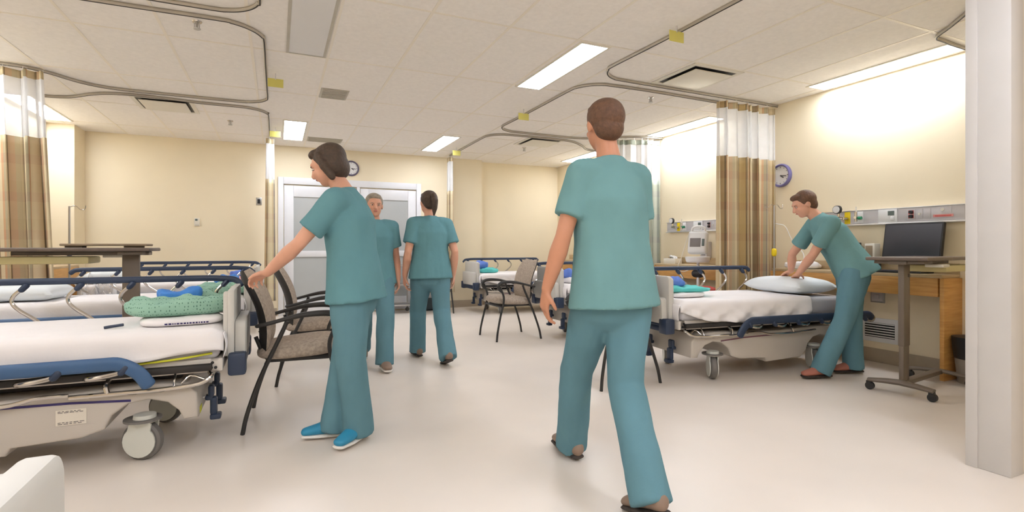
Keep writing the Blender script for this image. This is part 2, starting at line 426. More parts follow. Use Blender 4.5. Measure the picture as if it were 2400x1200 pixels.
for x0, y0 in ((2.24, .0), (.094, -.2), (.094, -2.4), (2.24, -2.4), (-1.2, -1.6)):  # the leftmost panel is an added fill light for the nearest left bed
    light_panel(x0, x0+.25, y0, y0+1.22, 'lit ceiling light outside the picture, %s' % {(2.24, .0): 'overhead to the right', (.094, -.2): 'straight overhead', (.094, -2.4): 'far behind the photographer on the left', (2.24, -2.4): 'far behind the photographer on the right', (-1.2, -1.6): 'added to brighten the near side of the nearest left bed'}[(x0, y0)])

def track(name, pts, label):
    P = [(x, y, H-.014) for x, y in pts]
    m = MB()
    C = catmull(P, 7)
    m.loft(C, [(.014, .011)]*len(C), V((0, 0, 1)), 8)
    o = m.build(name, mat('track_grey', (182, 174, 162), .45, .2), smooth=50); tag(o, label, 'curtain track', 'ceiling curtain tracks')
    MB().loft([V((p.x, p.y, p.z-.0145)) for p in C], [(.0015, .0055)]*len(C), V((0, 0, 1)), 6).build('slot', M_DARK, o)
def corner(cx, cy, r, a0, a1, n=5):
    return [(cx+r*math.cos(math.radians(a0+(a1-a0)*i/n)), cy+r*math.sin(math.radians(a0+(a1-a0)*i/n))) for i in range(n+1)]
track('curtain_track', [(XL, 4.27), (-2, 4.27), (-1, 4.27)]+corner(-.39, 4.56, .30, -90, 0)+[(-.09, 5.2), (-.09, 5.8)]+corner(-.39, 6.26, .30, 0, 90)+[(-1, 6.57), (-1.5, 6.56), (-1.75, 6.45), (-1.95, 6.2), (-2.12, 6.09), (-2.4, 6.09), (XL, 6.09)], 'ceiling curtain rail looping over the second bed on the left')
track('curtain_track', [(XL, 7.19), (-2.3, 7.19), (-2.05, 7.12), (-1.8, 6.9), (-1.6, 6.78), (-1.3, 6.74), (-.8, 6.80)]+corner(-.39, 7.10, .30, -90, 0)+[(-.09, 8.0), (-.09, 8.6), (-.09, YB)], 'ceiling curtain rail over the farthest left bed reaching the back wall')
track('curtain_track', [(XL, 4.09), (-1.5, 4.09), (-.8, 4.09)]+corner(-.40, 3.79, .30, 90, 0)+[(-.10, 3.0), (-.10, 2.0), (-.10, 1.0)], 'ceiling curtain rail over the nearest left bed at the top edge')
track('curtain_track', [(2.78, .6), (2.78, 2.0), (2.77, 3.2)]+corner(3.06, 3.88, .31, 180, 90)+[(3.6, 4.20), (4.5, 4.215), (XR, 4.225)], 'ceiling curtain rail around the nearest right bed')
track('curtain_track', [(XR, 4.41), (4.5, 4.39), (3.6, 4.36)]+corner(3.07, 4.67, .30, 270, 180)+[(2.77, 5.3), (2.77, 5.9)]+corner(3.07, 6.38, .31, 180, 90)+[(3.5, 6.70), (4.0, 6.70), (4.35, 6.58), (4.7, 6.32), (5.0, 6.2), (XR, 6.19)], 'ceiling curtain rail around the second right bed')
track('curtain_track', [(2.80, 8.9), (2.80, 8.2), (2.79, 7.6)]+corner(3.08, 7.19, .29, 180, 270)+[(3.6, 6.88), (4.1, 6.92), (4.45, 7.15), (4.75, 7.42), (XR, 7.5)], 'ceiling curtain rail around the farthest right bed')
track('curtain_track', [(3.9, 1.5), (4.2, 1.82), (4.5, 2.14)]+corner(4.74, 2.20, .15, 150, 80, 3)+[(5.0, 2.365), (XR, 2.37)], 'short ceiling curtain rail bending beside the grey column')

GT = 'small yellow tags under the ceiling'
def bay_tag(x, y, z, label):
    t = thing('bay_tag', label, 'sign', (x, y, H), 0, GT)
    MB().box(-.068, .068, -.003, .003, z-H-.04, z-H+.04, .002).build('plate', M_TAG, t)
    MB().box(-.004, .004, -.006, .006, z-H+.03, -.001).build('hanger', M_ALU, t)
bay_tag(-.01, 5.42, 2.66, 'yellow tag under the ceiling beside the left curtain rail')
bay_tag(-.02, 7.86, 2.66, 'farther yellow tag near the ceiling light above the door')
bay_tag(2.71, 3.03, 2.67, 'nearest yellow tag on the right hand curtain rail')
bay_tag(2.68, 5.60, 2.66, 'yellow tag on the right rail left of the standing man')
bay_tag(2.70, 8.2, 2.66, 'pale tag by the far curtain next to the door')

GV = 'ceiling air diffusers'
def diffuser(cx, cy, label):
    t = thing('air_diffuser', label, 'vent', (cx, cy, H), 0, GV)
    MB().box(-.295, .295, -.295, .295, -.004, 0).build('backing', M_BLACK, t)
    fr = MB()
    fr.box(-.30, -.255, -.30, .30, -.010, -.002).box(.255, .30, -.30, .30, -.010, -.002).box(-.255, .255, -.30, -.255, -.010, -.002).box(-.255, .255, .255, .30, -.010, -.002)
    fr.build('frame', M_OFFW, t)
    MB().box(-.225, .225, -.225, .225, -.030, -.020, .003).box(-.02, .02, -.02, .02, -.022, -.002).build('face_plate', M_OFFW, t)
diffuser(3.70, 3.86, 'square air diffuser with dark gap near the right light strip')
diffuser(3.73, 7.24, 'small far square air diffuser behind the standing man')
diffuser(-1.16, 7.11, 'square air diffuser by the left curtain rail')
def grille(x0, x1, y0, y1, label):
    t = thing('ceiling_grille', label, 'vent', ((x0+x1)/2, (y0+y1)/2, H), 0, 'flat grey ceiling grilles')
    a, c = (x1-x0)/2, (y1-y0)/2
    MB().box(-a, a, -c, c, -.006, 0, .002).build('frame', M_GREYG, t)
    s = MB()
    for i in range(9): s.box(-a+.02, a-.02, -c+.02+i*(2*c-.04)/8-.006, -c+.02+i*(2*c-.04)/8+.006, -.010, -.005)
    s.build('slats', M_GREYG, t)
grille(.42, .70, 5.70, 6.07, 'flat grey ceiling grille left of the ceiling middle')
grille(.42, .92, 8.30, 8.62, 'flat grey ceiling grille right above the bending woman with the chair')
GS = 'ceiling sprinkler heads'
for x, y, l in ((-.53, 4.41, 'nearest ceiling sprinkler head at top left'), (-.55, 7.68, 'small far sprinkler head on the left ceiling'), (3.74, 4.585, 'sprinkler head on the right ceiling behind the standing man'), (3.72, 7.75, 'farthest tiny sprinkler head on the right ceiling')):
    t = thing('sprinkler', l, 'sprinkler', (x, y, H), 0, GS)
    MB().cyl((0, 0, 0), (0, 0, -.008), .035, .03, 20).build('escutcheon', M_CHROME, t)
    MB().cyl((0, 0, -.004), (0, 0, -.05), .010, .007, 12).box(-.018, -.013, -.003, .003, -.05, -.01).box(.013, .018, -.003, .003, -.05, -.01).build('nozzle', M_STEEL, t)
    MB().cyl((0, 0, -.052), (0, 0, -.058), .026, .022, 18).build('deflector', M_STEEL, t)

# ------------------------------------------------------------------ curtains
def curtain(label, path, ztop, zbot, width_cloth, amp, nf, m, flare=1.0, seed=1, znet=2.10, direction=None, group='privacy curtains', flare_dir=None):
    """path: centre line (x, y) of the hung cloth; nf folds over it"""
    P = [V((x, y, 0)) for x, y in path]
    L = [0]
    for i in range(1, len(P)): L.append(L[-1]+(P[i]-P[i-1]).length)
    T = L[-1]; rnd = random.Random(seed)
    ph = [rnd.uniform(-.7, .7) for _ in range(nf*2+3)]; am = [rnd.uniform(.35, 1.25) for _ in range(nf*2+3)]
    base = P[0].copy()
    def at(u):
        d = u*T
        for i in range(1, len(P)):
            if d <= L[i] or i == len(P)-1:
                k = (d-L[i-1])/(L[i]-L[i-1]); p = P[i-1].lerp(P[i], k); tn = (P[i]-P[i-1]).normalized(); return p, tn
    def pos(u, z):
        p, tn = at(u); nr = V((-tn.y, tn.x, 0))
        q = (u+.045*math.sin(2*PI*u*1.7+seed)*min(1, 4*u*(1-u)*2))*nf; q = max(0, q); i = int(q); fr = q-i
        a = am[i]*(1-fr)+am[i+1]*fr; f2 = ph[i]*(1-fr)+ph[i+1]*fr
        hk = (ztop-z)/(ztop-zbot)
        A = amp*a*(.75+.35*hk)
        s = math.sin(2*PI*q+f2*(.6+.8*hk))
        side = math.sin(4*PI*q+f2)*amp*.30
        pt = p+nr*A*s+tn*side+tn*math.sin(2*PI*q*.5+seed)*.015*hk
        if flare_dir is not None: pt += V(flare_dir)*hk*u
        return V((pt.x, pt.y, z))-base
    root = thing('privacy_curtain', label, 'curtain', (base.x, base.y, 0), 0, group)
    nu = nf*14
    def part(nm, z0, z1, mm, nv, sol):
        mb = MB().surf(lambda u, v: pos(u, z0+(z1-z0)*v), nu, nv, lambda u, v: (u*width_cloth, z0+(z1-z0)*v))
        return mb.build(nm, mm, root, smooth=80, solid=sol)
    part('cloth', zbot, znet, m, 24, .003)
    part('net', znet, ztop-.07, M_NET, 8, 0)
    part('heading', ztop-.07, ztop, m, 3, .003)
    for k in range(nf+1):
        p = pos(k/nf*.999, ztop)
        MB().tube([p+V((0, 0, -.01)), p+V((0, 0, .018)), V((at(k/nf*.999)[0]-base).xy.to_3d())+V((0, 0, H-.026))], .0022, 6, 0).build('hook', M_ALU, root)
    return root
curtain('striped privacy curtain at the left edge of the photo', [(XL+.06, 6.09), (-2.4, 6.09), (-1.92, 6.09)], 2.70, .32, 2.1, .085, 6, M_PLAID, seed=3, flare_dir=(.10, 0, 0))
curtain('striped privacy curtain right of centre, beside the bent woman', [(4.36, 4.215), (4.8, 4.22), (XR-.06, 4.225)], 2.69, .32, 2.2, .07, 7, M_PLAID, seed=7)
curtain('striped curtain with teal haze in its colours on the right behind the standing man', [(4.52, 6.42), (4.75, 6.29), (5.0, 6.2), (XR-.05, 6.19)], 2.69, .32, 1.6, .06, 7, M_PLAIDHAZE, seed=11)
curtain('narrow bunched curtain left of the double door', [(-.09, 8.35), (-.09, 8.62)], 2.69, .32, 1.2, .07, 3, M_PLAID, seed=5)
curtain('narrow bunched curtain right of the double door', [(2.80, 9.02), (2.80, 8.78)], 2.69, .32, 1.2, .07, 3, M_PLAID, seed=9)

# ------------------------------------------------------------------ hospital stretcher
def make_bed(label, raised, stripe, wheel_rot, sheet_style):
    """x = 0 is the foot end, the head end is at x = -2.1; raised = side (+1/-1/0) whose rail stands up"""
    t = thing('stretcher_bed', label, 'hospital bed', (0, 0, 0), 0, 'wheeled hospital stretcher beds')
    # base hood: side profile with wheel arches
    prof = [(-.165, .20), (-.17, .33), (-.215, .385), (-.40, .40), (-.80, .38), (-1.10, .38), (-1.51, .40), (-1.73, .385), (-1.81, .32), (-1.82, .20),
            (-1.76, .19)]
    prof += [(-1.56+.17*math.cos(a), .17+.15*math.sin(a)) for a in [math.radians(x) for x in (175, 150, 120, 90, 60, 30, 8)]]
    prof += [(-1.33, .13), (-.95, .115), (-.93, .15), (-.66, .16), (-.57, .19)]
    prof += [(-.40+.17*math.cos(a), .17+.15*math.sin(a)) for a in [math.radians(x) for x in (170, 145, 115, 85, 55, 30, 10)]]
    hood = MB().prism(prof[::-1], -.37, .37, 'y', .03, 3).build('base_hood', M_PLAST, t, smooth=40)
    for s in (-1, 1):
        st = MB(); y = s*.371
        st.prism([(-.46, .318), (-.46, .329), (-.70, .345), (-1.0, .352), (-1.0, .341), (-.70, .334)], y-.0015 if s < 0 else y-.001, y+.0015 if s < 0 else y+.001, 'y')
        st.build('stripe', stripe, hood)
    lb = MB().box(-.76, -.64, -.3735, -.370, .235, .310).build('info_label', M_LABEL, hood)
    tx = MB()
    rn = random.Random(4)
    for z in (.303, .297, .249, .242):
        x = -.752
        while x < -.66:
            wd = rn.uniform(.008, .02); tx.box(x, min(x+wd, -.648), -.3745, -.3733, z-.0013, z+.0013); x += wd+.005
    tx.build('print', M_INK, lb)
    MB().box(-.1695, -.164, -.30, -.22, .20, .235, .001).build('warning_sticker', M_YEL, hood)
    # lift columns, plus a dark panel for the shade between frame and hood
    MB().box(-.75, -.55, -.12, .12, .36, .46, .01).box(-1.42, -1.22, -.12, .12, .36, .46, .01).box(-1.70, -.25, -.27, .27, .395, .437, .01).build('lift_columns_void_shade', M_DARK, t)
    # litter frame
    lf = MB().box(-1.87, -.06, -.36, -.30, .43, .505, .012).box(-1.87, -.06, .30, .36, .43, .505, .012).box(-.12, -.05, -.36, .36, .43, .505, .012).box(-1.88, -1.80, -.36, .36, .43, .505, .012).box(-1.82, -.1, -.31, .31, .47, .50)
    litter = lf.build('litter_frame', M_FRMET, t)
    for s in (-1, 1):
        MB().box(-.27, -.17, s*.3605-.001, s*.3605+.001, .452, .478, .0005).build('orange_sticker', M_ORANGE, litter)
        for k, (x, z) in enumerate(((-.105, .455), (-.085, .455), (-.145, .455), (-.10, .482))): MB().cyl((x, s*.358, z), (x, s*.366, z), .008, .008, 10).build('bolt', M_BLACK, litter)
    # chrome bumper tubes under the frame, both sides
    for s in (-1, 1):
        c = MB()
        c.tube([(-.115, s*.35, .435), (-.105, s*.39, .415), (-.16, s*.40, .385), (-.30, s*.40, .372), (-.50, s*.40, .372), (-.70, s*.40, .372)], .012, 10, 5)
        c.tube([(-.70, s*.41, .385), (-.82, s*.41, .385), (-.95, s*.41, .362), (-1.20, s*.41, .362), (-1.45, s*.41, .375)], .010, 10, 5)
        c.tube([(-.27, s*.40, .372), (-.27, s*.385, .40), (-.27, s*.355, .44)], .006, 8, 4).tube([(-.55, s*.40, .372), (-.56, s*.385, .41), (-.55, s*.355, .44)], .012, 8, 4)
        c.tube([(-1.2, s*.41, .362), (-1.2, s*.385, .41), (-1.2, s*.355, .44)], .010, 8, 4)
        c.tube([(-.125, s*.395, .40), (-.20, s*.37, .425), (-.24, s*.395, .392)], .006, 8, 3)
        c.build('chrome_tube', M_CHROME, t)
    # mattress and sheet
    MB().box(-1.88, -.065, -.37, .37, .50, .655, .04, 4).build('mattress', M_MATT, t)
    z0 = .668
    def sheet(u, v):
        # u: along length, v: around cross-section (near hem -> top -> far hem)
        x1 = -.045; x0 = -1.84 if sheet_style == 0 else -1.42
        x = x0+(x1-x0)*u
        hw = .405
        if sheet_style == 0:
            hem = .505+.02*math.sin(u*9)+.05*max(0, (u-.80)/.2)**1.3
        else:
            hem = .475+.012*math.sin(u*11)+.13*max(0, (u-.72)/.28)**1.6+.03*max(0, (.06-u)/.06)
        sec = []
        r = .045
        d = (z0-hem)
        tot = d-r+PI/2*r+(2*hw-2*r)+PI/2*r+d-r
        s = v*tot
        if s < d-r: y, z, k = -hw, hem+s, 1-s/(d-r)
        elif s < d-r+PI/2*r:
            a = (s-(d-r))/r; y, z, k = -hw+r-r*math.cos(a), z0-r+r*math.sin(a), 0
        elif s < d-r+PI/2*r+2*hw-2*r: y, z, k = -hw+r+(s-(d-r+PI/2*r)), z0, 0
        elif s < d-r+PI*r+2*hw-2*r:
            a = (s-(d-r+PI/2*r+2*hw-2*r))/r; y, z, k = hw-r+r*math.sin(a), z0-r+r*math.cos(a), 0
        else:
            q = s-(d-r+PI*r+2*hw-2*r); y, z, k = hw, z0-r-q, q/(d-r)
        # folds on the skirt
        n = noise.noise(V((x*(5 if sheet_style == 0 else 8), v*2.0, 3+sheet_style)))
        if sheet_style == 0:
            w = (.010*n+.006*math.sin(x*11+z*60)*k)*(.3+k)
        else:
            w = (.026*n+.014*math.sin((x*26)+(z*34))+.008*math.sin(x*47-z*60))*min(1, k*1.3)
        y += (-1 if y < 0 else 1)*w*(1 if abs(y) > hw-.05 else 0)
        if k == 0: z += .004*noise.noise(V((x*3, y*4, 1)))
        ex = max(0, (x-(x1-.07))/.07)
        if ex > 0: z -= .035*ex*ex*(1-k*.6); y *= 1-.03*ex
        return V((x, y, z))
    sb = MB().surf(sheet, 90, 60)
    # end flap hanging over the foot of the mattress
    def flap(u, v):
        y = -.39+.78*v; z = .640-(.13*u)
        return V((-.047+.012*math.sin(u*3)+.008*noise.noise(V((y*9, z*5, 2))), y*(1-.04*u), z))
    sb.surf(flap, 8, 40)
    sb.build('sheet', M_SHEET, t, smooth=70, solid=.004)
    for s in (-1, 1):
        if sheet_style: break
        MB().tube([(-.10, s*.372, .535), (-.30, s*.385, .515), (-.60, s*.385, .503), (-1.0, s*.375, .503)], .006, 8, 5).build('yellow_piping', M_YEL, t)
    # foot board with tray box, bumper
    def rr(w0, w1, zb, zt, r=.06, n=6):
        p = [(-w0, zb), (w0, zb)]
        p += [(w1-r+r*math.cos(a), zt-r+r*math.sin(a)) for a in [PI/2*i/n for i in range(n+1)]]
        p += [(-w1+r-r*math.sin(a), zt-r+r*math.cos(a)) for a in [PI/2*i/n for i in range(n+1)]]
        return p
    fb = MB().prism(rr(.305, .297, .49, .865, .03), -.034, 0, 'x', .006, 2)
    for s in (-1, 1):
        q = [(s*.20, .50), (s*.297, .50), (s*.288, .835), (s*.27, .852), (s*.20, .852)]
        fb.prism(q, -.056, -.02, 'x', .006, 2)
    bd = fb.build('foot_board', M_BOARD, t)
    MB().prism(rr(.285, .275, .475, .69, .035), 0.0, .055, 'x', .008, 2).build('foot_tray', M_BOARD, bd)
    MB().box(-.03, .055, -.24, .24, .455, .475, .006).box(-.03, .06, -.345, -.24, .395, .52, .015).box(-.03, .06, .24, .345, .395, .52, .015).box(-.02, .05, -.24, .24, .41, .455, .01).build('bumper', M_NAVY, t)
    # pedals at the foot end
    for y in (-.16, .16):
        pd = MB().tube([(-.18, y, .25), (-.16, y, .25), (-.145, y, .25)], .008, 8, 0).build('pedal_stem', M_CHROME, t)
        MB().box(-.155, -.115, y-.03, y+.03, .235, .265, .01).box(-.14, -.11, y-.032, y+.032, .25, .32, .012).box(-.13, -.095, y-.03, y+.03, .15, .25, .012).box(-.13, -.075, y-.035, y+.035, .125, .155, .008).build('pedal', M_NAVY, pd)
    # casters
    for x in (-.42, -1.53):
        for s in (-1, 1):
            y = s*.315; a = wheel_rot
            R = Matrix.Rotation(a, 3, 'Z')
            ctr = V((x, y, .1)); ax = R @ V((0, 1, 0)); fw = R @ V((1, 0, 0))
            fk = MB()
            for q in (-1, 1):
                pts = [(.081*math.cos(math.radians(g)), .1+.081*math.sin(math.radians(g))) for g in range(-225, 46, 15)]+[(.062, .19), (.045, .215), (-.030, .215), (-.05, .185)]
                A = []
                for u_, z_ in pts:
                    A.append(fk.bm.verts.new(V((ctr.x, ctr.y, 0))+fw*u_+ax*(q*.028)+V((0, 0, z_))))
                B = [fk.bm.verts.new(v.co+ax*(q*.008)) for v in A]
                n = len(A)
                for i in range(n): fk.bm.faces.new((A[i], A[(i+1) % n], B[(i+1) % n], B[i]))
                fk.bm.faces.new(A[::-1]); fk.bm.faces.new(B)
            fk.cyl(V((x, y, .195))+fw*.01, V((x, y, .235))+fw*.01, .055, .05, 20)
            cs = fk.build('caster', M_DISC, t)
            prof_w = [(-.0255, .06), (-.024, .088), (-.015, .098), (0, .1), (.015, .098), (.024, .088), (.0255, .06)]
            wh = MB().loft([ctr+ax*p for p, r in prof_w], [r for p, r in prof_w], V((0, 0, 1)), 36)
            wh.build('wheel', M_TYRE, cs)
            MB().cyl(V((x, y, .205))+fw*.0, V((x, y, .216)), .085, .085, 24).build('brake_ring', M_TYRE, cs)
    # side rails
    for s in (-1, 1):
        up = (s == raised)
        y = s*(.425 if up else .455)
        sh = 0 if up else (-.37 if sheet_style == 0 else -.58); zr = .897 if up else (.53 if sheet_style == 0 else .49)
        rail = MB()
        pts = [(.0+sh, y-s*.03 if up else y, zr-(.045 if up else .115)), (-.045+sh, y-s*.012 if up else y, zr-(.012 if up else .05)), (-.12+sh, y, zr-.004), (-.20+sh, y, zr)] + [(-.4+sh-.2*i, y, zr) for i in range(5)] + [(-1.36+sh, y, zr), (-1.46+sh, y, zr-.004), (-1.50+sh, y, zr-.03)]
        C = catmull(pts, 5)
        rail.cap(C, [(.020, .013) if up else (.034, .017)]*len(C), V((0, 0, 1)), 14)
        rl = rail.build('side_rail', M_NAVY if up or sheet_style else M_RAILLIT, t, smooth=60)
        for k in range(6):
            ps = MB(); kn = MB()
            x = -.10+sh-.262*k
            if up:
                ps.tube([(x, y, .874), (x-.018, y, .85), (x-.052, y, .81), (x-.055, y, .77), (x-.02, y, .725), (x+.055, y, .665), (x+.085, y, .625), (x+.088, y, .56), (x+.088, y-s*.03, .47)], .0105, 10, 5)
                kn.cap([(x+.008, y, .874), (x-.012, y, .85)], [(.024, .017), (.022, .016)], V((0, 1, 0)), 12)
            else:
                ps.tube([(x, y, zr-.02), (x-.02, y, zr-.045), (x-.10, y, zr-.06), (x-.16, y-s*.03, .46), (x-.16, y-s*.09, .46)], .0105, 10, 4)
                kn.cap([(x+.008, y, zr-.02), (x-.012, y, zr-.045)], [(.022, .018), (.02, .016)], V((0, 1, 0)), 12)
            ps.build('rail_post', M_CHROME, t); kn.build('rail_knob', M_NAVY, rl)
        lower = MB().box(-1.55, -.10, s*.375-.02, s*.375+.02, .445, .48, .006).build('rail_mount', M_DARK, t)
    return t
BXL = -.215
bed1 = make_bed('nearest left stretcher bed with green patterned gown on its foot end', 1, M_STRIPE, math.radians(-22), 0)
bed1.location = (BXL, 3.58, 0)
dup(bed1, (BXL, 5.57, 0), 0, 'middle left stretcher bed seen just behind the nearest one')
dup(bed1, (BXL, 7.86, 0), 0, 'farthest left stretcher bed along the plain back wall')
bed0 = make_bed('white stretcher foot board corner at the bottom left of the photo', 0, M_STRIPE, math.radians(-22), 0)
bed0.location = (BXL-.004, .455, 0); bed0.scale = (1, 1, 1.010)
bedR = make_bed('right stretcher bed the bending woman is making up', -1, M_STRIPE2, math.radians(62), 1)
RR = PI-math.radians(5.5)
bedR.location = (2.95, 3.655, 0); bedR.rotation_euler = (0, 0, RR)
dup(bedR, (3.02, 5.62, 0), PI, 'second right stretcher bed partly behind the standing man')
dup(bedR, (3.02, 8.40, 0), PI, 'farthest right stretcher bed behind the lone taupe chair')

# pillows
def pillow(label, loc, rz, L=.62, W=.42, Hh=.11, tilt=0, seed=0, mm=M_PILLOW):
    m = MB()
    R = Matrix.Rotation(tilt, 3, 'Y')
    for sgn in (1, -1):
        def f(u, v):
            a = 2*u-1; c = 2*v-1
            px = a*L/2*(1-.06*(1-abs(c))**1); py = c*W/2
            e = max(0, (1-a**4))*max(0, (1-c**4))
            z = Hh*.5*(e**.45)*sgn*(1.15 if sgn > 0 else .85)
            z += .012*noise.noise(V((px*7+seed, py*7, sgn)))*e
            return R @ V((px, py, z)) + V((0, 0, Hh*.45))
        m.surf(f, 26, 20)
    bmesh.ops.remove_doubles(m.bm, verts=m.bm.verts, dist=.0015)
    o = m.build('pillow', mm, None, loc, smooth=80); o.rotation_euler = (0, 0, rz)
    tag(o, label, 'pillow', 'white bed pillows')
pillow('white pillow at the head of the middle left bed', (-1.86, 5.56, .668), PI/2, .60, .46, .13, 0, 1)
pillow('white pillow at the head of the farthest left bed', (-1.86, 7.86, .668), PI/2, .56, .44, .15, 0, 2)
pillow('white pillow under the hands of the bending woman', (4.52, 3.50, .668), PI/2-.1, .66, .48, .15, 0, 3)

# folded linen on the beds
def slab(name, label, cat, loc, rz, L, W, Hh, m, seed, group=None, taper=0, lumps=.35, squash=None):
    mb = MB()
    def f(u, v):
        th = (u-.5)*PI; ph = 2*PI*v
        cx, sz = math.cos(th), math.sin(th)
        sp = lambda q, e: math.copysign(abs(q)**e, q)
        x = sp(cx, .45)*sp(math.cos(ph), .55)*L/2; y = sp(cx, .45)*sp(math.sin(ph), .55)*W/2; z = sp(sz, .7)*Hh/2
        n = noise.noise(V((x*9+seed, y*9, z*6)))+.5*noise.noise(V((x*22, y*22+seed, z*9)))
        k = 1+n*lumps*.18
        x *= k; y *= k
        zz = (z+Hh/2)*(1+n*lumps)*(1-taper*(x/L+.5))
        return V((x, y, max(0.0, zz)))
    mb.surf(f, 22, 44)
    bmesh.ops.remove_doubles(mb.bm, verts=mb.bm.verts, dist=.0008)
    o = mb.build(name, m, None, loc, smooth=70); o.rotation_euler = (0, 0, rz)
    tag(o, label, cat, group); return o
ZB = .667
# nearest left bed: folded white blanket, green gown, blue cap
o = slab('folded_blanket', 'folded white blanket under the patterned gown on the nearest left bed', 'blanket', (-.49, 3.50, ZB), .12, .40, .34, .050, M_SHEET, 2, lumps=.15)
pr = MB(); rn = random.Random(2)
x = -.08
while x < .12:
    wd = rn.uniform(.005, .014); pr.box(x, x+wd, -.185, -.183, .018, .026); x += wd+.004
pr.build('print', M_STRIPE, o)
slab('patient_gown', 'green patterned gown folded on the nearest left bed', 'gown', (-.51, 3.56, ZB+.045), .10, .50, .34, .095, M_GOWN, 5, lumps=.5, taper=-.2)
o = MB().tube([(-.035, 0, 0), (-.01, .003, .004), (.02, 0, .008), (.05, -.005, .012)], .008, 8, 4).build('gown_tie', M_NAVY, None, (-.80, 3.41, ZB+.008), 60)
tag(o, 'dark blue tie end hanging from the patterned gown', 'tie')
slab('bouffant_cap', 'crumpled blue paper cap on the nearest patterned gown', 'cap', (-.52, 3.60, ZB+.128), .25, .21, .15, .060, M_BLUE, 8, lumps=.8)
slab('patient_gown', 'pale green gown folded on the middle left bed', 'gown', (-.46, 5.56, ZB), .1, .42, .34, .10, M_GOWN, 15, lumps=.4)
slab('bouffant_cap', 'blue paper cap lying on the middle left bed', 'cap', (-.43, 5.62, ZB+.088), .2, .21, .16, .09, M_BLUE, 18, lumps=.5)
slab('folded_blanket', 'pinkish folded cloth on the farthest left bed', 'blanket', (-.46, 7.85, ZB), 0, .44, .36, .055, M_PINK, 22, lumps=.2)
slab('bouffant_cap', 'small violet blue cap on the farthest left bed', 'cap', (-.46, 7.88, ZB+.048), .2, .22, .16, .07, M_BLUE2, 28, lumps=.6)
# right bed nearest
slab('folded_blanket', 'folded white blanket under the turquoise gown', 'blanket', (3.26, 3.63, ZB), 0, .36, .40, .05, M_SHEET, 32, lumps=.15)
slab('patient_gown', 'turquoise gown folded on the right bed', 'gown', (3.30, 3.62, ZB+.044), -.12, .46, .34, .055, M_TURQ, 35, lumps=.45, taper=.25)
slab('bouffant_cap', 'blue paper cap on the turquoise gown of the right bed', 'cap', (3.22, 3.66, ZB+.086), -.2, .20, .19, .075, M_BLUE2, 38, lumps=.7)
slab('folded_blanket', 'white blanket at the foot of the second right bed', 'blanket', (3.35, 5.58, ZB), .1, .36, .40, .07, M_SHEET, 42, lumps=.3)
slab('bouffant_cap', 'blue paper cap on the second right bed', 'cap', (3.27, 5.62, ZB+.060), .1, .20, .18, .10, M_BLUE2, 48, lumps=.6)
slab('patient_gown', 'turquoise cloth on the farthest right bed', 'gown', (3.30, 8.38, ZB), .1, .36, .34, .085, M_TURQ, 55, lumps=.5)
slab('bouffant_cap', 'round blue cap on the farthest right bed', 'cap', (3.22, 8.42, ZB+.072), .1, .20, .2, .13, M_BLUE2, 58, lumps=.3)
o = slab('plastic_bag', 'crinkled clear plastic bag at the head of the farthest left bed', 'bag', (-1.80, 7.10, 0.0), .1, .34, .22, .62, M_CLEAR, 61, lumps=.6)

